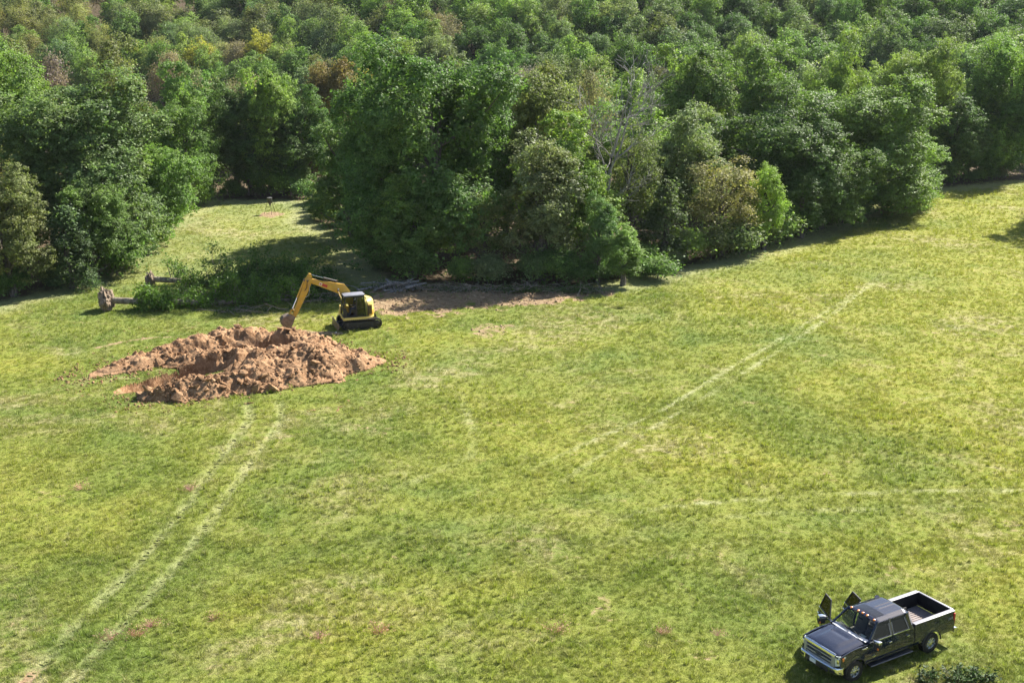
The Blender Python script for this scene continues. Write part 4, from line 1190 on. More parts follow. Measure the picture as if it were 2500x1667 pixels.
def oval(L, r, n=10):
    pts = []
    for k in range(n+1):
        a = -math.pi/2 + math.pi*k/n; pts.append((L/2 + r*math.cos(a), r + r*math.sin(a)))
    for k in range(n+1):
        a = math.pi/2 + math.pi*k/n; pts.append((-L/2 + r*math.cos(a), r + r*math.sin(a)))
    return pts

def text_mesh(name, s, size, mt, parent, M, ext=.003, shear=0.0):
    cu = bpy.data.curves.new(name, 'FONT'); cu.body = s; cu.size = size; cu.extrude = ext; cu.shear = shear; cu.align_x = 'CENTER'
    t = bpy.data.objects.new(name, cu); COL.objects.link(t)
    bpy.context.view_layer.update()
    me = bpy.data.meshes.new_from_object(t.evaluated_get(bpy.context.evaluated_depsgraph_get()))
    bpy.data.objects.remove(t)
    me.transform(M); me.materials.clear(); me.materials.append(mt)
    me.name = name
    return link(name, me, parent)

def excavator():
    ex, ey = -11.45, 88.9
    root = empty('excavator', (ex, ey, Z(ex, ey) + .02), R(180+19))
    tag(root, 'yellow tracked excavator with dark cab, raised boom and dozer blade behind the dirt heap', 'excavator')
    # undercarriage
    for s in (1, -1):
        yc = s*.93; pts = oval(2.25, .30, 10)
        mb = MB()
        # belt as a closed band with cleats
        band = oval(2.25, .335, 10); n = len(band)
        per = [0.0]
        for i in range(n): per.append(per[-1] + math.dist(band[i], band[(i+1) % n]))
        tot = per[-1]; ns = 46
        def at(u):
            u %= tot
            for i in range(n):
                if per[i] <= u <= per[i+1]:
                    t = (u-per[i])/(per[i+1]-per[i] + 1e-9); a = band[i]; b = band[(i+1) % n]
                    return Vector((a[0]+(b[0]-a[0])*t, 0, a[1]+(b[1]-a[1])*t))
        for k in range(ns):
            p = at(tot*k/ns); q = at(tot*(k+.9)/ns); d = (q-p).normalized(); nr = Vector((d.z, 0, -d.x))
            for t0, t1, hh in ((0, 1.0, .035), (.55, .8, .075)):
                a = p + (q-p)*t0; b = p + (q-p)*t1
                V = [a - nr*.03, b - nr*.03, b + nr*hh, a + nr*hh]
                mb.hexa([(v.x, yc-.225, v.z) for v in V], [(v.x, yc+.225, v.z) for v in V])
        mb.build('track', M_RUB, root, smooth=0)
        MB().prism([(p[0]*.93, .05 + p[1]*.93) for p in oval(2.2, .26, 8)], yc-.15, yc+.15).build('track_frame', M_BLK, root, .02)
        mb = MB(); mb.disc_y((-1.12, yc+s*.16, .335), .26, .06); mb.disc_y((-1.12, yc+s*.2, .335), .12, .08); mb.build('sprocket', M_BLK, root, .01)
        mb = MB(); mb.disc_y((1.12, yc+s*.16, .335), .25, .06); mb.disc_y((1.12, yc+s*.2, .335), .08, .08); mb.build('idler', M_BLK, root, .01)
        for k in range(5): MB().disc_y((-.72+.36*k, yc+s*.17, .15), .1, .07, 14).build('roller', M_BLK, root, .01)
    MB().box(-.75, .75, -.75, .75, .28, .56).build('carbody', M_BLK, root, .04)
    MB().prismz([(.52*math.cos(k*math.pi/12), .52*math.sin(k*math.pi/12)) for k in range(24)], .56, .72).build('slew_ring', M_STEEL, root)
    # blade
    mb = MB(); prof = [(1.78, .06), (1.86, .03), (1.80, .22), (1.79, .4), (1.86, .58), (1.80, .6), (1.70, .4), (1.70, .2)]
    mb.prism(prof, -1.16, 1.16); bl = mb.build('dozer_blade', M_STEEL, root, .008)
    for s in (1, -1):
        MB().hexa([(.5, s*.45-.07, .25), (1.75, s*.55-.07, .16), (1.75, s*.55+.07, .16), (.5, s*.45+.07, .25)], [(.5, s*.45-.07, .42), (1.75, s*.55-.07, .34), (1.75, s*.55+.07, .34), (.5, s*.45+.07, .42)]).build('blade_arm', M_BLK, root, .015)
    MB().tube([(.6, 0, .5), (1.72, 0, .38)], .06, 10).build('blade_cylinder', M_BLK, root)
    # house (turned with the tracks)
    arc = [(-1.12*math.cos(a), 1.12*math.sin(a)) for a in np.linspace(-1.15, 1.15, 15)]
    deck = [(1.32, -1.02), (1.32, -.15), (1.38, .1), (1.38, 1.08), (-.35, 1.1)] + [(p[0], p[1]) for p in reversed(arc)] + [(-.35, -1.1), (.6, -1.1)]
    MB().prismz(deck, .72, .92).build('deck_skirt', M_CREAM, root, .02)
    # engine body with rounded tail
    arc2 = [(-1.1*math.cos(a), 1.1*math.sin(a)) for a in np.linspace(-1.2, 1.2, 17)]
    def ring(k, z): return [(p[0]*k, p[1]*k, z) for p in arc2] + [(-.22, 1.04*k, z), (-.22, -1.04*k, z)]
    MB().loft([ring(1, .923), ring(1, 1.75), ring(.97, 1.95), ring(.9, 2.08), ring(.78, 2.14)]).build('engine_cover', M_CREAM, root, smooth=40)
    MB().prismz([(1.14*p[0]/1.1, 1.14*p[1]/1.1) for p in arc2] + [(-.5, .95), (-.5, -.95)], .925, 1.32).build('counterweight', M_YEL, root, .03)
    for s in (1,):
        mb = MB()
        for k in range(6): mb.box(-.74, -.46, .995+.0, 1.055, 1.12+.1*k, 1.18+.1*k)
        mb.build('side_vent', M_BLK, root)
    MB().box(-.8, -.44, 1.0, 1.035, 1.05, 1.78).build('vent_panel', plain('vent_rust', (.36, .19, .03), .6), root, .01)
    MB().tube([(-.55, -.55, 2.1), (-.55, -.55, 2.4), (-.62, -.55, 2.48)], .05, 10).build('exhaust', M_BLK, root)
    # right front: tank with steps
    MB().box(.35, 1.28, -1.02, -.46, .923, 1.45).build('fuel_tank', M_CREAM, root, .04)
    MB().box(.95, 1.34, -.98, -.5, .93, 1.12).build('step', M_CREAM, root, .02)
    MB().tube([(1.2, -.95, 1.45), (1.2, -.95, 2.05), (1.15, -.75, 2.1), (1.1, -.6, 1.45)], .018, 6).build('hand_rail', M_BLK, root)
    # cab: hollow frame with glass
    x0, x1, y0, y1, z0, z1 = -.28, 1.34, .10, 1.03, .925, 2.52
    cab = MB()
    def bar(a, b, r=.045): cab.tube([a, b], r, 6)
    fx = 1.18
    for y in (y0, y1):
        bar((x1, y, z0+.1), (x1, y, 1.55)); bar((x1, y, 1.55), (fx, y, z1)); bar((x0, y, z0), (x0+.08, y, z1)); bar((.36, y, z0), (.36, y, z1), .05)
        bar((fx, y, z1-.02), (x0+.08, y, z1-.02), .05); bar((x0, y, z0+.05), (x1, y, z0+.05), .05); bar((x0+.03, y, 1.52), (.36, y, 1.52), .03)
    for (a, b) in (((x1, y0, z0+.1), (x1, y1, z0+.1)), ((x1, y0, 1.5), (x1, y1, 1.5)), ((fx, y0, z1-.02), (fx, y1, z1-.02)), ((x0+.08, y0, z1-.02), (x0+.08, y1, z1-.02))): bar(a, b)
    cab.build('cab_frame', M_BLK, root, smooth=40)
    MB().box(x0-.02, fx+.1, y0-.05, y1+.05, z1, z1+.085).build('cab_roof', M_CABROOF, root, .03)
    MB().box(x0, x1, y0, y1, z0, z0+.1).build('cab_floor', M_BLK, root)
    MB().box(x0-.01, x0+.03, y0, y1, z0+.1, 1.5).build('cab_rear_panel', M_BLK, root)
    g = [('door_glass', [(.41, y1-.01, 1.0), (1.29, y1-.01, 1.0), (1.29, y1-.01, 1.53), (1.15, y1-.01, 2.46), (.41, y1-.01, 2.46)]),
         ('rear_quarter_glass', [(-.22, y1-.01, 1.55), (.31, y1-.01, 1.55), (.31, y1-.01, 2.46), (-.16, y1-.01, 2.46)]),
         ('lower_quarter_glass', [(-.24, y1-.01, 1.0), (.31, y1-.01, 1.0), (.31, y1-.01, 1.49), (-.22, y1-.01, 1.49)]),
         ('right_glass', [(-.2, y0+.01, 1.0), (1.29, y0+.01, 1.0), (1.29, y0+.01, 1.53), (1.15, y0+.01, 2.46), (-.14, y0+.01, 2.46)]),
         ('windscreen', [(1.335, y0+.05, 1.53), (1.335, y1-.05, 1.53), (1.19, y1-.05, 2.45), (1.19, y0+.05, 2.45)]),
         ('lower_windscreen', [(1.335, y0+.05, 1.05), (1.335, y1-.05, 1.05), (1.335, y1-.05, 1.47), (1.335, y0+.05, 1.47)]),
         ('rear_glass', [(-.25, y0+.05, 1.55), (-.25, y1-.05, 1.55), (-.2, y1-.05, 2.45), (-.2, y0+.05, 2.45)])]
    for nm, q in g:
        if nm == 'door_glass': continue       # the door stands open, latched back
        MB().add(q, [tuple(range(len(q)))]).build(nm, M_GLASSG, root)
    MB().add([(x0-.2, y1+.07, 1.0), (.36, y1+.07, 1.0), (.36, y1+.07, 2.4), (x0+.0, y1+.07, 2.4)], [(0, 1, 2, 3)]).build('latched_door_glass', M_GLASSG, root)
    mb = MB()
    for a, b in (((-.5, y1+.07, .98), (.38, y1+.07, .98)), ((.38, y1+.07, .98), (.38, y1+.07, 2.42)), ((.38, y1+.07, 2.42), (-.3, y1+.07, 2.42)), ((-.3, y1+.07, 2.42), (-.5, y1+.07, 1.6)), ((-.5, y1+.07, 1.6), (-.5, y1+.07, .98))): mb.tube([a, b], .03, 6)
    mb.build('latched_door_frame', M_BLK, root)
    # inside
    mb = MB(); mb.box(.12, .62, .32, .82, 1.22, 1.36); mb.hexa([(.05, .32, 1.3), (.2, .32, 1.3), (.2, .82, 1.3), (.05, .82, 1.3)], [(-.08, .36, 2.0), (.04, .36, 2.02), (.04, .78, 2.02), (-.08, .78, 2.0)]); mb.box(.2, .55, .4, .74, 1.02, 1.22)
    mb.build('operator_seat', plain('seat_cloth', (.05, .05, .055), .9), root, .03)
    mb = MB(); mb.box(.15, .75, .2, .29, 1.3, 1.5); mb.box(.15, .75, .85, .94, 1.3, 1.5); mb.box(1.1, 1.3, .75, .95, 1.02, 1.6); mb.tube([(.72, .25, 1.5), (.76, .25, 1.68)], .02, 6); mb.tube([(.72, .9, 1.5), (.76, .9, 1.68)], .02, 6)
    mb.build('control_consoles', M_BLK, root, .015)
    mb = MB(); mb.tube([(1.3, 1.06, 1.7), (1.42, 1.2, 1.85)], .015, 6); mb.box(1.38, 1.42, 1.12, 1.3, 1.75, 2.05); mb.build('mirror', M_BLK, root, .01)
    # boom beside the cab
    yb = -.16; hw = .15
    A = Vector((.3, 0, 1.2)); Bn = Vector((1.0, 0, 2.98)); T = Vector((3.62, 0, 3.72))
    prof = [(.12, 1.12), (.42, 1.05), (1.02, 2.05), (1.48, 2.56), (3.62, 3.56), (3.76, 3.66), (3.72, 3.80), (3.55, 3.84), (1.62, 3.32), (.98, 3.2), (.62, 2.72), (.2, 1.6)]
    boom = MB().prism(prof, yb-hw, yb+hw).build('boom', M_YEL, root, .02)
    mb = MB()
    for i in (8, 9, 10):
        pass
    # stick (pivot at the boom tip, hangs forward and down)
    sp = [(3.42, 4.16), (3.58, 4.22), (3.74, 3.98), (3.98, 3.5), (4.93, 1.1), (4.83, .96), (4.68, 1.0), (3.62, 3.0), (3.42, 3.5), (3.36, 3.9)]
    # slide the stick so that its pivot meets the boom fork
    MB().prism(sp, yb-.115, yb+.115).build('stick', M_YEL, root, .018)
    for s in (1, -1):
        MB().hexa([(3.45, yb+s*.165-.022, 3.5), (3.95, yb+s*.165-.022, 3.55), (3.95, yb+s*.165+.022, 3.55), (3.45, yb+s*.165+.022, 3.5)],
                  [(3.45, yb+s*.165-.022, 3.84), (3.85, yb+s*.165-.022, 3.84), (3.85, yb+s*.165+.022, 3.84), (3.45, yb+s*.165+.022, 3.84)]).build('boom_fork', M_YEL, root, .01)
    MB().disc_y((3.72, yb, 3.7), .09, .42, 16).build('stick_pin', M_STEEL, root, .01)
    # rams
    def ram(name, a, b, r, k, rod_first=False):
        a = Vector((a[0], a[1], a[2])); b = Vector((b[0], b[1], b[2])); m_ = a.lerp(b, k)
        q = MB().tube([a, m_], r, 12).build(name, M_BLK if not rod_first else M_YEL, root)
        MB().tube([m_, b], r*.55, 10).build('rod', M_CHROME, q)
        mb = MB(); mb.tube([a + Vector((0, -.08, 0)), a + Vector((0, .08, 0))], r*1.2, 10); mb.tube([b + Vector((0, -.08, 0)), b + Vector((0, .08, 0))], r*.95, 10); mb.build('end_pins', M_STEEL, q)
    for s in (1, -1): ram('boom_ram', (.75, yb+s*.24, 1.02), (1.5, yb+s*.24, 2.8), .07, .55, True)
    ram('stick_ram', (1.55, yb, 3.46), (3.44, yb, 4.1), .075, .52)
    ram('bucket_ram', (3.93, yb, 3.72), (4.9, yb, 1.62), .065, .6, True)
    # linkage and bucket
    for s in (1, -1):
        MB().tube([(4.62, yb+s*.15, 1.42), (4.92, yb+s*.15, 1.62)], .04, 8).build('link_bar', M_YEL, root)
        MB().tube([(4.92, yb+s*.11, 1.62), (5.16, yb+s*.11, 1.24)], .045, 8).build('bucket_link', M_YEL, root)
    outer = [(4.76, 1.12), (5.02, 1.27), (5.32, 1.24), (5.62, 1.14), (5.80, .92), (5.82, .66), (5.66, .38), (5.36, .08), (5.26, .0)]
    inner = [(p[0] + (5.2-p[0])*.06 - .015, p[1] + (.7-p[1])*.06) for p in outer]
    bw = .39
    mb = MB()
    P = [[(p[0], yb+t, p[1]) for t in (-bw, -bw/2, 0, bw/2, bw)] for p in outer[1:]]
    mb.shell(P, lambda p: (-(p.x-5.15)*.06, 0, -(p.z-.7)*.06))
    side = outer + [(4.95, .62)]
    for s in (1, -1): mb.prism(side, yb+s*bw-.015, yb+s*bw+.015)
    bk = mb.build('bucket', M_STEEL, root, .006)
    for k in range(5):
        y = yb - bw + .04 + k*(2*bw-.08)/4
        MB().hexa([(5.22, y-.035, .06), (5.34, y-.035, .1), (5.34, y+.035, .1), (5.22, y+.035, .06)], [(5.19, y-.02, -.12), (5.21, y-.02, -.11), (5.21, y+.02, -.11), (5.19, y+.02, -.12)]).build('tooth', M_STEEL, bk)
    for s in (1, -1): MB().prism([(4.72, 1.0), (4.85, .95), (5.1, 1.2), (5.22, 1.3), (5.1, 1.33), (4.85, 1.24)], yb+s*.14-.02, yb+s*.14+.02).build('bucket_ear', M_YEL, root, .006)
    # hoses over the boom and down the stick
    for dy in (.05, .1):
        MB().tube([(1.0, yb+dy, 3.25), (1.7, yb+dy, 3.42), (2.8, yb+dy, 3.66), (3.4, yb+dy, 3.88), (3.75, yb+dy+.12, 3.65), (3.8, yb+dy+.13, 3.2), (3.95, yb+.13, 2.95)], .022, 6).build('hose', M_BLK, root)
    MB().tube([(3.62, yb+.17, 3.42), (3.6, yb+.2, 3.0), (3.7, yb+.2, 2.6), (3.95, yb+.15, 2.45)], .02, 6).build('hose', plain('grey_hose', (.35, .36, .34), .5), root)
    MB().box(1.42, 1.52, yb+.16, yb+.24, 2.86, 2.96).build('work_light', M_WHITE, root, .01)
    # decal on the boom side: white square, red field with letters
    dv = Vector((T.x-1.6, 0, T.z-3.0)).normalized(); ang = math.atan2(.5, 1.0)*.88
    def decal(nm, u0, u1, v0, v1, mt, off=.004):
        o_ = Vector((2.55, yb+hw+off, 3.28)); du = Vector((-math.cos(ang), 0, -math.sin(ang))); dw = Vector((-math.sin(ang), 0, math.cos(ang)))
        q = [o_ + du*u0 + dw*v0, o_ + du*u1 + dw*v0, o_ + du*u1 + dw*v1, o_ + du*u0 + dw*v1]
        MB().add(q + [p + Vector((0, -.003, 0)) for p in q], [(0, 1, 2, 3), (7, 6, 5, 4), (0, 4, 5, 1), (1, 5, 6, 2), (2, 6, 7, 3), (3, 7, 4, 0)]).build(nm, mt, root)
        return o_, du, dw
    decal('red_decal', -.1, .3, -.1, .1, M_RED)
    decal('white_decal', -.34, -.14, -.1, .1, M_WHITE)
    o_, du, dw = decal('red_mark', -.31, -.17, -.05, .05, M_RED, .008)
    Mx = Matrix.Translation((2.45, yb+hw+.01, 3.17)) @ Matrix(((-math.cos(ang), -math.sin(ang), 0, 0), (0, 0, 1, 0), (-math.sin(ang), math.cos(ang), 0, 0), (0, 0, 0, 1)))
    return root
exc = excavator()

# the operator in the cab, one skinned figure
def operator():
    root = empty('person', exc.location, exc.rotation_euler[2]); tag(root, 'person in dark shirt and white cap seated in the excavator cab', 'person')
    J = dict(pel=(.22, .57, 1.46), spine=(.2, .57, 1.62), chest=(.17, .57, 1.82), neck=(.2, .57, 1.98), head=(.23, .57, 2.12), crown=(.24, .57, 2.2),
             lsh=(.19, .75, 1.88), lel=(.36, .8, 1.68), lwr=(.6, .86, 1.68), lha=(.68, .88, 1.69), rsh=(.19, .39, 1.88), rel=(.36, .34, 1.68), rwr=(.6, .28, 1.68), rha=(.68, .26, 1.69),
             lhip=(.26, .66, 1.45), lkn=(.68, .68, 1.48), lan=(.78, .68, 1.12), lto=(.95, .68, 1.07), rhip=(.26, .48, 1.45), rkn=(.68, .46, 1.48), ran=(.78, .46, 1.12), rto=(.95, .46, 1.07))
    Rd = dict(pel=.15, spine=.14, chest=.16, neck=.055, head=.095, crown=.075, lsh=.07, lel=.05, lwr=.035, lha=.04, rsh=.07, rel=.05, rwr=.035, rha=.04,
              lhip=.1, lkn=.075, lan=.05, lto=.04, rhip=.1, rkn=.075, ran=.05, rto=.04)
    E_ = [('pel', 'spine'), ('spine', 'chest'), ('chest', 'neck'), ('neck', 'head'), ('head', 'crown'), ('chest', 'lsh'), ('lsh', 'lel'), ('lel', 'lwr'), ('lwr', 'lha'), ('chest', 'rsh'), ('rsh', 'rel'), ('rel', 'rwr'), ('rwr', 'rha'),
          ('pel', 'lhip'), ('lhip', 'lkn'), ('lkn', 'lan'), ('lan', 'lto'), ('pel', 'rhip'), ('rhip', 'rkn'), ('rkn', 'ran'), ('ran', 'rto')]
    ks = list(J); me = bpy.data.meshes.new('body'); me.from_pydata([J[k] for k in ks], [(ks.index(a), ks.index(b)) for a, b in E_], [])
    t = bpy.data.objects.new('body', me); COL.objects.link(t)
    sk = t.modifiers.new('skin', 'SKIN'); sk.use_smooth_shade = True
    for i, k in enumerate(ks): me.skin_vertices[0].data[i].radius = (Rd[k], Rd[k]*.9); 
    me.skin_vertices[0].data[0].use_root = True
    t.modifiers.new('sub', 'SUBSURF').levels = 1
    bpy.context.view_layer.update()
    me2 = bpy.data.meshes.new_from_object(t.evaluated_get(bpy.context.evaluated_depsgraph_get())); bpy.data.objects.remove(t)
    m, nt, b, o = new_mat('operator_clothes')
    tc = nt.nodes.new('ShaderNodeTexCoord'); sp = nt.nodes.new('ShaderNodeSeparateXYZ'); sock(nt, tc.outputs['Object'], sp.inputs[0])
    c = mixc(nt, math_n(nt, 'GREATER_THAN', sp.outputs[2], 1.97), mixc(nt, math_n(nt, 'GREATER_THAN', sp.outputs[2], 1.58), (.05, .06, .1), (.06, .065, .07)), (.5, .31, .22))
    c = mixc(nt, math_n(nt, 'GREATER_THAN', sp.outputs[0], .56), c, mixc(nt, math_n(nt, 'GREATER_THAN', sp.outputs[2], 1.6), (.05, .06, .1), (.5, .31, .22)))
    sock(nt, c, b.inputs['Base Color']); b.inputs['Roughness'].default_value = .8
    me2.materials.clear(); me2.materials.append(m); link('body', me2, root)
    mb = MB(); mb.loft([[(.235 + q*1.1*math.cos(k*math.pi/8), .57 + q*math.sin(k*math.pi/8), z) for k in range(16)] for q, z in ((.105, 2.15), (.108, 2.19), (.09, 2.25), (.04, 2.285))])
    mb.hexa([(.3, .49, 2.155), (.44, .51, 2.14), (.44, .63, 2.14), (.3, .65, 2.155)], [(.3, .49, 2.17), (.44, .51, 2.15), (.44, .63, 2.15), (.3, .65, 2.17)])
    mb.build('cap', M_WHITE, root)
operator()
# ------------------------------------------------------------------ pickup truck (x forward from the front axle, y to its left)
def car_paint():
    m, nt, b, o = new_mat('truck_paint')
    tc = nt.nodes.new('ShaderNodeTexCoord'); nz = noise_n(nt, tc.outputs['Object'], 3, 5, .6)
    sock(nt, mixc(nt, math_n(nt, 'MULTIPLY', ramp01(nt, nz, .45, .8), .015), (.009, .013, .032), (.12, .115, .11)), b.inputs['Base Color'])
    b.inputs['Roughness'].default_value = .6; b.inputs['Specular IOR Level'].default_value = .03; b.inputs['Coat IOR'].default_value = 1.85; b.inputs['Coat Weight'].default_value = 1.0; b.inputs['Coat Roughness'].default_value = .02
    return m
M_PAINT = car_paint()
M_TRIM = plain('black_trim', (.02, .02, .022), .6, 0, .2, 5)
M_LINER = plain('bed_liner', (.012, .012, .014), .8, 0, .3, 6, .3)
M_BEDFLOOR = plain('dusty_bed_floor', (.24, .21, .205), .85, 0, .2, 3, .2, 0, (.45, .34, .28), .5)
M_CAP = plain('dusty_glint_rail_cap', (.27, .265, .29), .4, .1, .08, 4, .6)  # dusty plastic, its grey painted paler to stand in for sun glint
M_COWL = plain('silver_cowl', (.62, .63, .66), .3, .5, .06, 4)
M_GRILLE = plain('grille_chrome', (.33, .34, .37), .35, .4, .05); M_TINT = glass('tinted_glass', (.025, .028, .028)); M_SHIELD = glass('windscreen_glass', (.52, .6, .58))
M_LAMP = plain('headlight_lens', (.72, .78, .78), .1, .3, .1, 6); M_AMB = plain('amber_lens', (.7, .22, .05), .2, 0, .1); M_TAIL = plain('tail_lens', (.45, .03, .025), .15, 0, .1)
M_ALLOY = plain('alloy', (.6, .6, .6), .25, .85, .1, 6); M_SEAT = plain('tan_seat', (.16, .13, .1), .8); M_DASH = plain('dashboard', (.04, .04, .042), .7)

SIDE = [(.42, .925), (.56, .95), (.72, .985), (.95, .992), (1.06, .985), (1.12, .972), (1.34, .945), (1.46, .94)]
def ys_(z): return float(np.interp(z, [p[0] for p in SIDE], [p[1] for p in SIDE]))
WX = (0.0, -3.967); ARCH = .50
def zb_(x, low=.52):
    z = low
    for c in WX:
        d = abs(x-c)
        if d < ARCH: z = max(z, .41 + math.sqrt(ARCH*ARCH - d*d)*1.02)
    return z
def flare(x, z):
    f = 0
    for c in WX:
        d = math.hypot(x-c, z-.41)
        f = max(f, .035*max(0, 1 - abs(d-ARCH-.02)/.13))
    return f

def side_panel(name, root, xa, xb, ztop, s, low=.52, n=None, nz=12, mt=None, yoff=0):
    n = n or max(4, int(abs(xb-xa)/.055)); P = []
    for i in range(n+1):
        x = xa + (xb-xa)*i/n; z0 = zb_(x, low if not callable(low) else low(x)); z1 = ztop(x) if callable(ztop) else ztop; row = []
        for j in range(nz+1):
            z = z0 + (z1-z0)*j/nz; row.append((x, s*(ys_(z) + flare(x, z) + yoff), z))
        P.append(row)
    return MB().shell(P, (0, -s*.05, 0)).build(name, mt or M_PAINT, root, smooth=40)

def door(name, root, s, xa, xb, win, hinge_open=0.0, tint=None, label=None):
    """closed door on side s, or swung about its front edge"""
    piv = Vector((xa, s*.96, 0))
    M = None
    if hinge_open: M = Matrix.Translation(piv) @ Matrix.Rotation(hinge_open, 4, 'Z') @ Matrix.Translation(-piv)
    n = 14; P = []
    for i in range(n+1):
        x = xa + (xb-xa)*i/n; P.append([(x, s*ys_(z), z) for z in np.linspace(.6, 1.335, 12)])
    d = MB().shell(P, (0, -s*.09, 0)).build(name, M_PAINT, root, smooth=40, M=M)
    if label: d['label'] = label
    def gy(z): return s*(.945 - .40*(z-1.335))
    W_ = [Vector((x, gy(z), z)) for x, z in win]; c = sum(W_, Vector())/len(W_)
    I_ = [c + (p-c)*.86 for p in W_]; k = len(W_)
    mb = MB(); th = Vector((0, -s*.035, 0)); vs = W_ + I_ + [p+th for p in W_] + [p+th for p in I_]; fs = []
    for i in range(k):
        j = (i+1) % k; fs += [(i, j, k+j, k+i), (2*k+i, 3*k+i, 3*k+j, 2*k+j), (i, 2*k+i, 2*k+j, j), (k+i, k+j, 3*k+j, 3*k+i)]
    mb.add(vs, fs).build('window_frame', M_PAINT if not hinge_open else M_TRIM, d, M=M)
    mb = MB(); g = [p + th*.5 for p in I_]; g2 = [p + th*.6 for p in I_]
    mb.add(g, [tuple(range(k))]).build('window_glass', tint or M_TINT, d, M=M)
    xc = xb + .14*(1 if xa > xb else -1)
    MB().box(xc-.07, xc+.07, s*.985 if s > 0 else -1.03, 1.03 if s > 0 else s*.985, 1.10, 1.14).build('door_handle', M_CHROME, d, .012, M=M)
    a, b = win[0][0], win[1][0]
    MB().hexa([(a-.02*0, s*.948, 1.325), (b, s*.948, 1.325), (b, s*.965, 1.325), (a, s*.965, 1.325)], [(a, s*.945, 1.352), (b, s*.945, 1.352), (b, s*.96, 1.352), (a, s*.96, 1.352)]).build('belt_moulding', M_CHROME, d, M=M)
    # vent visor over the window
    t = max(range(k), key=lambda i: W_[i].z)
    if not hinge_open:
        q0, q1 = [p for p in W_ if p.z > 1.8]
        e = Vector((0, s*.03, 0)); MB().hexa([q0 + Vector((0, s*.03, -.1)), q1 + Vector((0, s*.03, -.1)), q1 + Vector((0, s*.045, -.1)), q0 + Vector((0, s*.045, -.1))], [q0, q1, q1 + e*.5, q0 + e*.5]).build('vent_visor', M_TRIM, d)
        if name == 'front_door': MB().tube([(-.98, s*1.0, .78), (-.90, s*1.0, .84), (-.82, s*1.0, .80), (-.86, s*1.0, .76), (-.98, s*1.0, .78)], .012, 6).build('door_badge', M_CHROME, d)
    else:
        MB().add([(xa-.06, s*.862, .66), (xb+.06, s*.862, .66), (xb+.06, s*.862, 1.3), (xa-.06, s*.862, 1.3)], [(0, 1, 2, 3)]).build('inner_trim', M_DASH, d, M=M)
        MB().box(min(xa, xb)+.2, max(xa, xb)-.2, min(s*.78, s*.86), max(s*.78, s*.86), .95, 1.02).build('armrest', M_SEAT, d, .02, M=M)
    return d, M

def wheel(root, x, s):
    c = (x, s*.86, .405); w = empty('wheel', (0, 0, 0)); w.parent = root
    r = .405; h = .135
    MB().lathe_y([(.235, -h), (.33, -h-.012), (r-.03, -h), (r, -h+.03), (r, h-.03), (r-.03, h), (.33, h+.012), (.235, h)], c, 36).build('tyre', M_RUB, w, smooth=40)
    mb = MB()
    for k in range(40):
        a = 2*math.pi*k/40
        Mx = Matrix.Translation(c) @ Matrix.Rotation(a, 4, 'Y'); mb.box(r-.008, r+.012, -h*.9, -.01, -.018, .018, Mx)
        Mx = Matrix.Translation(c) @ Matrix.Rotation(a+.08, 4, 'Y'); mb.box(r-.008, r+.012, .01, h*.9, -.018, .018, Mx)
    mb.build('tread_blocks', M_RUB, w, smooth=0)
    mb = MB(); o = s*.085
    mb.lathe_y([(.243, -h*.9), (.243, h*.9), (.222, h*.95), (.215, h*.4), (.215, -h*.9)], c, 32)
    mb.disc_y((c[0], c[1]+o, c[2]), .075, .05, 18)
    for k in range(8):
        a = 2*math.pi*k/8; Mx = Matrix.Translation((c[0], c[1]+o, c[2])) @ Matrix.Rotation(a, 4, 'Y')
        mb.hexa([Mx @ Vector(p) for p in ((.06, -.018, -.036), (.228, -.012, -.05), (.228, -.012, .05), (.06, -.018, .036))], [Mx @ Vector(p) for p in ((.06, .02, -.028), (.228, .012, -.03), (.228, .012, .03), (.06, .02, .028))])
    mb.build('rim', M_ALLOY, w, .004)
    MB().disc_y((c[0], c[1]+o-s*.04, c[2]), .21, .02, 24).build('brake_disc', M_TRIM, w)
    MB().disc_y((c[0], c[1]+o+s*.03, c[2]), .045, .03, 16).build('hub_cap', M_CHROME, w, .006)

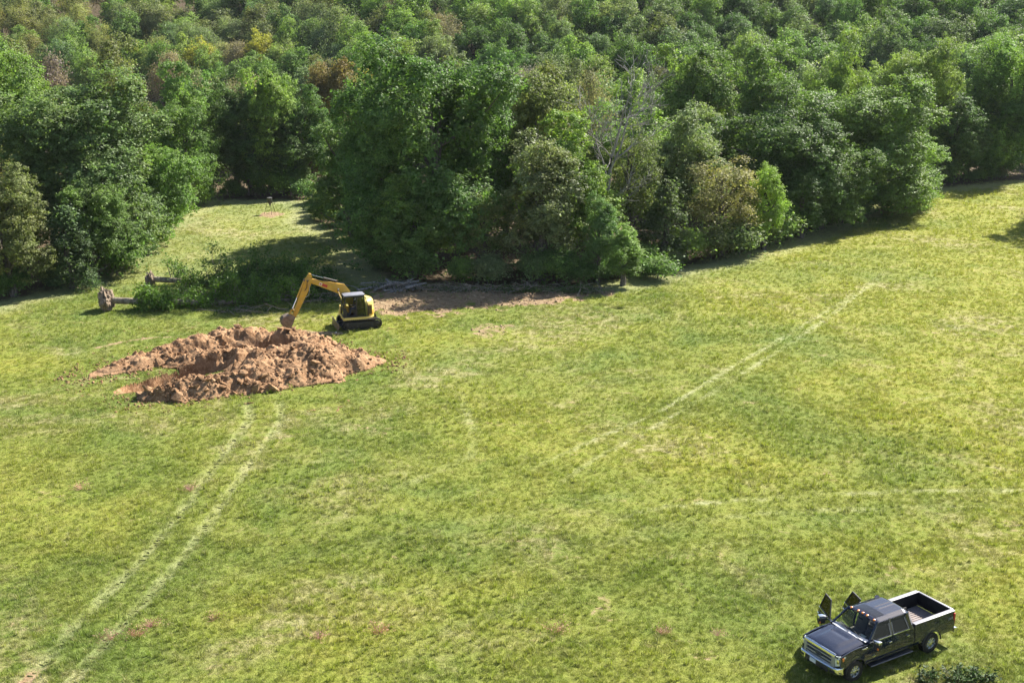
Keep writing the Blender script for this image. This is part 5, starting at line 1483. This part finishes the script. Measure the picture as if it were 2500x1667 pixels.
def truck():
    tx, ty, yaw = 11.96, 40.50, R(210.6)
    root = empty('pickup_truck', (tx, ty, Z(tx, ty)), yaw)
    tag(root, 'black crew cab pickup truck with chrome grille and both passenger side doors open', 'truck')
    # --- front clip
    ft = lambda x: 1.30 - .16*max(0, (x+.1)/.95)**1.6
    for s in (1, -1):
        f = side_panel('fender', root, .74, -.59, ft, s, lambda x: .52 if x < -.45 else .68)
        MB().prism([(-.28, 1.22), (-.58, 1.235), (-.58, 1.175), (-.48, 1.165), (-.32, 1.185)], min(s*.955, s*.988), max(s*.955, s*.988)).build('fender_badge', M_CHROME, f, .006)
        # flare lip round the arches
        for c in WX:
            pts = [(c + (ARCH+.005)*math.cos(a), s*1.015, .41 + (ARCH+.005)*1.02*math.sin(a)) for a in np.linspace(.12, math.pi-.12, 16)]
            MB().tube(pts, .028, 6).build('arch_lip', M_TRIM, root)
    # hood with raised centre
    P = []
    for i in range(17):
        t = i/16; x = .83 - 1.29*t; row = []
        for j in range(21):
            y = -.86 + 1.72*j/20; ay = abs(y)
            z = 1.205 + .165*t**.8 + .02*(1-(ay/.86)**2) - .045*max(0, (ay-.72)/.14)**2 - .05*max(0, (.12-t)/.12)**2
            dome = .035 if ay < .46 else (.035*(1-(ay-.46)/.06) if ay < .52 else 0)
            z += dome*min(1, max(0, (t-.08)/.25))
            if ay < .36 and .72 < t < .86: z -= .022
            row.append((x, y, z))
        P.append(row)
    MB().shell(P, (0, 0, -.03)).build('hood', M_PAINT, root, smooth=28)
    # cowl and wipers
    P = []
    for i in range(5):
        t = i/4; row = []
        for j in range(17):
            y = -.84 + 1.68*j/16; b = .13*(y/.84)**2; row.append((-.465 - .20*t - b*.9, y, 1.385 + .012*t - .03*(abs(y)/.84)**4))
        P.append(row)
    MB().shell(P, (0, 0, -.02)).build('cowl', M_COWL, root)
    for y0, y1 in ((.62, .02), (.02, -.56)):
        mb = MB(); mb.tube([(-.56, y0, 1.42), (-.64, (y0+y1)/2, 1.45), (-.705, y1, 1.475)], .011, 6); mb.tube([(-.67, y0-.1, 1.46), (-.76, y1-.06, 1.505)], .012, 6); mb.build('wiper', M_TRIM, root)
    # nose: grille with chrome surround
    mb = MB(); mb.box(.70, .80, -.74, .74, .76, 1.17); mb.build('grille_mesh', M_TRIM, root)
    g = root
    sur = MB()
    sur.prism([(.78, 1.14), (.875, 1.12), (.86, 1.20), (.81, 1.235), (.77, 1.225)], -.76, .76)
    sur.build('grille_top_bar', M_CHROME, root, .008)
    for s in (1, -1): MB().hexa([(.78, s*.62, .74), (.9, s*.62, .74), (.88, s*.77, .74), (.78, s*.77, .74)], [(.78, s*.62, 1.14), (.885, s*.62, 1.14), (.87, s*.77, 1.14), (.78, s*.77, 1.14)]).build('grille_side_bar', M_GRILLE, root, .012)
    for z in (.87, 1.02): MB().box(.79, .885, -.63, .63, z-.026, z+.026).build('grille_bar', M_GRILLE, root, .01)
    MB().box(.79, .875, -.63, .63, .735, .775).build('grille_bar', M_GRILLE, root, .01)
    MB().loft([[(x, .17*k*math.cos(a*math.pi/12), .945 + .075*k*math.sin(a*math.pi/12)) for a in range(24)] for x, k in ((.86, 1.0), (.905, 1.0), (.912, .9))]).build('oval_badge', plain('badge_dark', (.02, .03, .06), .25), root)
    for s in (1, -1):
        P = []
        for i in range(7):
            t = i/6; y = .78 + .20*t; x = .85 - .06*t - .18*t*t; row = []
            for j in range(9):
                u = j/8; zl = .76 + .06*t; zh = 1.17 - .01*t; row.append((x - .03*abs(u-.5)*2, s*y, zl + (zh-zl)*u))
            P.append(row)
        h = MB().shell(P, (-.06, 0, 0)).build('headlight', M_LAMP, root)
        MB().prism([(.70, 1.12), (.60, 1.13), (.60, 1.02), (.66, .98)], min(s*.98, s*.995), max(s*.98, s*.995)).build('turn_signal', M_AMB, h, .006)
        MB().box(.74, .835, min(s*.84, s*.92), max(s*.84, s*.92), .9, 1.08).build('lamp_reflector', M_CHROME, h, .03)
    # bumper
    P = []
    for i in range(25):
        y = -1.0 + 2.0*i/24; ay = abs(y); x = .97 - .05*ay**2 - .22*max(0, (ay-.78)/.22)**2
        P.append([(x-.03, y, .735), (x+.012, y, .70), (x+.015, y, .60), (x, y, .50), (x-.03, y, .46)])
    MB().shell(P, (-.09, 0, 0)).build('front_bumper', M_CHROME, root)
    MB().box(.90, .992, -.56, .56, .475, .685).build('bumper_insert', M_TRIM, root, .015)
    for s in (1, -1): MB().hexa([(.86, s*.68, .52), (.965, s*.66, .52), (.925, s*.86, .52), (.8, s*.86, .52)], [(.86, s*.68, .63), (.985, s*.66, .63), (.945, s*.86, .63), (.8, s*.86, .63)]).build('fog_lamp_pocket', M_TRIM, root, .012)
    for s in (1, -1): MB().tube([(.95, s*.34, .56), (1.06, s*.34, .55), (1.06, s*.34, .50), (.95, s*.34, .49)], .02, 6).build('tow_hook', M_TRIM, root)
    m, nt, b, o = new_mat('licence_plate'); tc = nt.nodes.new('ShaderNodeTexCoord')
    sp = nt.nodes.new('ShaderNodeSeparateXYZ'); sock(nt, tc.outputs['Object'], sp.inputs[0])
    sock(nt, mixc(nt, ramp01(nt, sp.outputs[2], .60, .66), (.7, .72, .75), (.45, .55, .72)), b.inputs['Base Color']); b.inputs['Roughness'].default_value = .4
    MB().box(.995, 1.003, -.31, -.005, .525, .68).build('licence_plate', m, root)
    MB().box(.3, .78, -.7, .7, .62, .75).build('bumper_valance', M_TRIM, root)
    # --- cab
    def gy(z): return .945 - .40*(z-1.335)
    for s in (1, -1):
        for nm, a, b, r in (('a_pillar', (-.66, s*.90, 1.33), (-1.26, s*.70, 1.91), .045), ('b_pillar', (-1.86, s*.91, 1.3), (-1.86, s*.70, 1.91), .045), ('c_pillar', (-2.86, s*.90, 1.3), (-2.74, s*.70, 1.91), .1)):
            MB().tube([a, b], r, 8).build(nm, M_PAINT, root)
        side_panel('cab_corner', root, -2.795, -3.0, 1.35, s, n=4)
        MB().hexa([(-2.7, s*.86, 1.33), (-2.995, s*.86, 1.33), (-2.995, s*.935, 1.33), (-2.7, s*.94, 1.33)], [(-2.64, s*.66, 1.9), (-2.86, s*.66, 1.9), (-2.86, s*.71, 1.9), (-2.64, s*.72, 1.9)]).build('rear_quarter', M_PAINT, root, .02)
        MB().hexa([(-.5, s*.80, .52), (-3.0, s*.80, .52), (-3.0, s*.95, .52), (-.5, s*.95, .52)], [(-.5, s*.80, .6), (-3.0, s*.80, .6), (-3.0, s*.94, .6), (-.5, s*.94, .6)]).build('rocker', M_PAINT, root, .01)
        # running board
        MB().hexa([(-.72, s*.88, .40), (-2.86, s*.88, .40), (-2.86, s*1.07, .40), (-.72, s*1.07, .40)], [(-.66, s*.88, .46), (-2.92, s*.88, .46), (-2.88, s*1.08, .455), (-.70, s*1.08, .455)]).build('running_board', M_TRIM, root, .015)
        MB().tube([(-.70, s*1.085, .44), (-2.88, s*1.085, .44)], .02, 8).build('board_edge', plain('board_edge', (.16, .16, .18), .45, .3), root)
    # roof
    P = []
    for i in range(27):
        t = i/26; x = -1.20 - 1.68*t; row = []
        for j in range(33):
            v = -1 + 2*j/32; y = .735*v; z = 1.995 - .05*v*v - .05*abs(v)**8 - .05*max(0, (.09-t)/.09)**2 - .045*max(0, (t-.92)/.08)**2
            if t > .42 and t < .96 and any(abs(y-c) < .018 for c in (-.5, -.3, -.1, .1, .3, .5)): z += .014
            if abs(abs(v)-.86) < .035: z -= .012
            row.append((x, y, z))
        P.append(row)
    MB().shell(P, (0, 0, -.05)).build('roof', M_PAINT, root, smooth=30)
    P = [[(-1.31 - .50*i/6, -.50 + 1.0*j/8, 2.003 - .05*((-.50 + 1.0*j/8)/.735)**2 - (.014 if i == 0 else 0)) for j in range(9)] for i in range(7)]
    MB().shell(P, (0, 0, -.02)).build('sunroof', plain('sunroof_glass', (.012, .014, .02), .08, 0, .1), root)
    for y in (-.56, -.22, 0, .22, .56):
        MB().loft([[(-1.25 + q*1.35*math.cos(k*math.pi/6), y + q*math.sin(k*math.pi/6), zz - .045*y*y*2) for k in range(12)] for q, zz in ((.048, 1.955), (.042, 1.99), (.02, 2.005))]).build('clearance_light', M_AMB, root)
    # glass
    P = []
    for i in range(9):
        t = i/8; row = []
        for j in range(15):
            v = -1 + 2*j/14; hwid = .83 - .19*t; b = .13*(1-.5*t)*v*v; row.append((-.66 - .58*t - b*.9, hwid*v, 1.39 + .54*t - .03*v*v*t))
        P.append(row)
    MB().grid(P).build('windscreen', M_SHIELD, root, smooth=60)
    MB().add([(-2.99, -.72, 1.42), (-2.99, .72, 1.42), (-2.87, .62, 1.87), (-2.87, -.62, 1.87)], [(0, 1, 2, 3)]).build('rear_window', M_TINT, root)
    MB().hexa([(-2.97, -.9, .6), (-3.0, -.9, .6), (-3.0, .9, .6), (-2.97, .9, .6)], [(-2.96, -.86, 1.42), (-3.0, -.86, 1.42), (-3.0, .86, 1.42), (-2.96, .86, 1.42)]).build('cab_back', M_PAINT, root, .01)
    # doors
    fwin = [(-.68, 1.335), (-1.815, 1.335), (-1.815, 1.875), (-1.25, 1.89)]; rwin = [(-1.90, 1.335), (-2.76, 1.335), (-2.60, 1.87), (-1.90, 1.875)]
    door('front_door', root, 1, -.60, -1.845, fwin); door('rear_door', root, 1, -1.855, -2.785, rwin)
    dd, M1 = door('front_door', root, -1, -.60, -1.845, fwin, R(66), label='open passenger front door with towing mirror')
    door('rear_door', root, -1, -1.855, -2.785, rwin, R(70), label='open rear passenger door')
    # mirrors
    for s, Mx, par in ((1, None, root), (-1, M1, dd)):
        mb = MB(); mb.tube([(-.86, s*.94, 1.30), (-.80, s*1.16, 1.33)], .03, 8); mb.tube([(-.86, s*.94, 1.40), (-.80, s*1.16, 1.43)], .03, 8); mb.build('mirror_arm', M_TRIM, par, M=Mx)
        mi = MB().box(-.88, -.72, min(s*1.10, s*1.36), max(s*1.10, s*1.36), 1.20, 1.42).build('tow_mirror', M_TRIM, par, .025, M=Mx)
        MB().box(-.87, -.70, min(s*1.095, s*1.365), max(s*1.095, s*1.365), 1.422, 1.535).build('mirror_cap', M_CHROME, mi, .025, M=Mx)
        MB().box(-.725, -.705, min(s*1.28, s*1.35), max(s*1.28, s*1.35), 1.22, 1.30).build('mirror_signal', M_AMB, mi, .006, M=Mx)
    # interior
    MB().box(-.6, -2.95, -.85, .85, .55, .66).build('cab_floor', M_DASH, root)
    MB().prism([(-.5, .7), (-.5, 1.28), (-.75, 1.35), (-1.0, 1.29), (-1.06, 1.15), (-.9, .7)], -.84, .84).build('dashboard', M_DASH, root, .02)
    for y in (-.42, .42):
        mb = MB(); mb.box(-1.62, -1.12 if False else -1.1, y-.27, y+.27, .88, 1.02); mb.hexa([(-1.6, y-.26, 1.0), (-1.74, y-.26, 1.0), (-1.74, y+.26, 1.0), (-1.6, y+.26, 1.0)], [(-1.76, y-.24, 1.55), (-1.86, y-.24, 1.55), (-1.86, y+.24, 1.55), (-1.76, y+.24, 1.55)])
        mb.box(-1.88, -1.78, y-.14, y+.14, 1.57, 1.75); mb.build('front_seat', M_SEAT, root, .03)
    mb = MB(); mb.box(-2.7, -2.2, -.75, .75, .86, 1.0); mb.hexa([(-2.68, -.74, 1.0), (-2.8, -.74, 1.0), (-2.8, .74, 1.0), (-2.68, .74, 1.0)], [(-2.8, -.72, 1.5), (-2.9, -.72, 1.5), (-2.9, .72, 1.5), (-2.8, .72, 1.5)]); mb.build('rear_seat', M_SEAT, root, .03)
    MB().tube([(-1.16 + .08*math.sin(a)*.4, .42 + .19*math.cos(a), 1.27 + .17*math.sin(a)) for a in np.linspace(0, 6.283, 25)], .016, 6).build('steering_wheel', M_DASH, root)
    MB().box(-.86, -.74, .35, .62, 1.385, 1.40).build('paper_on_dash', M_WHITE, root)
    MB().box(-1.16, -1.13, -.1, .1, 1.75, 1.81).build('rear_view_mirror', M_TRIM, root, .01)
    # --- bed
    for s in (1, -1):
        side_panel('bed_side', root, -3.05, -5.20, 1.405, s, lambda x: .60 if x < -4.4 else .56)
        MB().box(-5.17, -3.07, min(s*.80, s*.86), max(s*.80, s*.86), .84, 1.40).build('bed_wall', M_LINER, root, .01)
        MB().box(-5.2, -3.04, min(s*.79, s*.968), max(s*.79, s*.968), 1.407, 1.442).build('bed_rail_cap', M_CAP, root, .012)
        MB().hexa([(-3.5, s*.58, .845), (-4.45, s*.58, .845), (-4.45, s*.81, .845), (-3.5, s*.81, .845)], [(-3.58, s*.62, 1.06), (-4.36, s*.62, 1.06), (-4.36, s*.81, 1.06), (-3.58, s*.81, 1.06)]).build('wheel_well', M_LINER, root, .03)
        MB().box(-5.235, -5.14, min(s*.86, s*.985), max(s*.86, s*.985), .88, 1.32).build('tail_light', M_TAIL, root, .015)
    MB().box(-5.16, -3.06, -.81, .81, .80, .845).build('bed_floor', M_BEDFLOOR, root)
    for k in range(13): MB().box(-5.15, -3.07, -.75+.125*k-.032, -.75+.125*k+.032, .846, .866).build('floor_rib', M_BEDFLOOR, root, .008)
    MB().box(-3.08, -3.04, -.80, .80, .846, 1.40).build('bed_front_wall', M_LINER, root, .01)
    MB().box(-3.075, -3.035, -.79, .79, 1.403, 1.43).build('bed_front_cap', M_CAP, root, .008)
    tg = MB().box(-5.235, -5.175, -.855, .855, .85, 1.405).build('tailgate', M_PAINT, root, .015)
    MB().box(-5.172, -5.165, -.79, .79, .87, 1.39).build('tailgate_liner', M_LINER, tg)
    MB().box(-5.245, -5.16, -.85, .85, 1.407, 1.44).build('tailgate_cap', M_CAP, tg, .01)
    MB().prism([(-5.24, .50), (-5.42, .52), (-5.43, .66), (-5.24, .70)], -.98, .98).build('rear_bumper', M_CHROME, root, .015)
    Mt = Matrix.Translation((-4.93, .9995, 1.13)) @ Matrix(((-1, 0, 0, 0), (0, 0, 1, 0), (0, 1, 0, 0), (0, 0, 0, 1)))
    text_mesh('bed_decal', 'FX4', .15, plain('decal_grey', (.3, .3, .32), .5), root, Mt, .002, .25)
    # --- chassis
    MB().box(-5.1, .7, -.5, -.38, .46, .62).build('chassis_rail', M_TRIM, root); MB().box(-5.1, .7, .38, .5, .46, .62).build('chassis_rail', M_TRIM, root)
    MB().box(-.55, .62, -.55, .55, .63, 1.1).build('engine_bay', M_TRIM, root)
    for c in WX:
        MB().tube([(c, -.8, .405), (c, .8, .405)], .06, 10).build('axle', M_TRIM, root)
        for s in (1, -1): wheel(root, c, s)
    MB().box(-2.6, -1.2, -.38, .38, .40, .55).build('underbody', M_TRIM, root)
    return root
trk = truck()

# loose gear lying in the bed, each a thing of its own
def gear():
    B = Matrix.Translation(trk.location) @ Matrix.Rotation(trk.rotation_euler[2], 4, 'Z')
    def thing_mb(mb, name, mt, lab, cat, bevel=0):
        o = mb.build(name, mt, None, bevel); o.matrix_world = B; tag(o, lab, cat)
    rr = np.random.default_rng(4); f = .868
    mb = MB()
    for k in range(16):
        a = k*1.0; mb.tube([(-3.62 + .025*k*.9, -.30 + .13*math.sin(a*.9) + .03*k, f + .03 + .02*math.cos(a*2)), (-3.60 + .025*(k+1)*.9, -.30 + .13*math.sin((a+1)*.9) + .03*(k+1), f + .03 + .02*math.cos((a+1)*2))], .022, 6)
    for k in range(22):
        c = np.array([-3.72 + .3*rr.random(), -.1 + .55*rr.random(), f + .03 + .14*rr.random()]); d = rr.normal(size=3)*np.array([.09, .12, .03]); mb.tube([c-d, c+d*.3, c+d], .02, 5)
    thing_mb(mb, 'tow_chain', plain('chain_steel', (.2, .19, .18), .45, .7), 'dark tow chain heaped on the truck bed floor near the cab', 'chain')
    mb = MB(); mb.box(-3.50, -3.42, -.05, .60, f, f+.05); mb.box(-3.52, -3.40, .48, .62, f, f+.14); mb.tube([(-3.46, .0, f+.07), (-3.40, .35, f+.16)], .025, 8)
    thing_mb(mb, 'bottle_jack', M_TRIM, 'black jack with long handle lying across the truck bed', 'jack', .008)
    mb = MB(); mb.tube([(-3.28, -.35, f+.03), (-3.28, -.37, f+.45), (-3.28, -.22, f+.55), (-3.28, -.08, f+.45), (-3.28, -.1, f+.03)], .028, 8)
    thing_mb(mb, 'grab_hoop', plain('grey_tube', (.38, .37, .38), .4, .3), 'grey bent tube hoop standing behind the cab in the truck bed', 'hoop')
    mb = MB(); mb.box(-3.30, -3.16, .15, .72, f, f+.16)
    thing_mb(mb, 'tool_case', plain('case_white', (.55, .55, .56), .5), 'pale tool case against the bed front wall', 'case', .02)
    mb = MB()
    for k in range(3): mb.tube([(-3.75 + .06*k, .42 + .02*k, f + .02), (-3.35 + .05*k, .72, f + .05)], .018, 6)
    thing_mb(mb, 'pry_bars', plain('bar_steel', (.4, .39, .38), .4, .6), 'three loose steel bars in the truck bed corner by the cab', 'steel bars')
gear()

# ------------------------------------------------------------------ air
def haze():
    m = bpy.data.materials.new('haze'); m.use_nodes = True; nt = m.node_tree
    for n in list(nt.nodes):
        if n.type != 'OUTPUT_MATERIAL': nt.nodes.remove(n)
    v = nt.nodes.new('ShaderNodeVolumePrincipled'); v.inputs['Density'].default_value = HAZE_D
    v.inputs['Color'].default_value = (.86, .92, 1, 1); v.inputs['Anisotropy'].default_value = .2
    nt.links.new(v.outputs[0], [n for n in nt.nodes if n.type == 'OUTPUT_MATERIAL'][0].inputs['Volume'])
    o = MB().box(-1300, 1300, -1300, 1600, -16, 125).build('haze', m, smooth=0)
    tag(o, 'thin pale haze in the air over meadow and wood', 'haze', kind='stuff')
HAZE_D = 0.00005
if HAZE_D: haze()
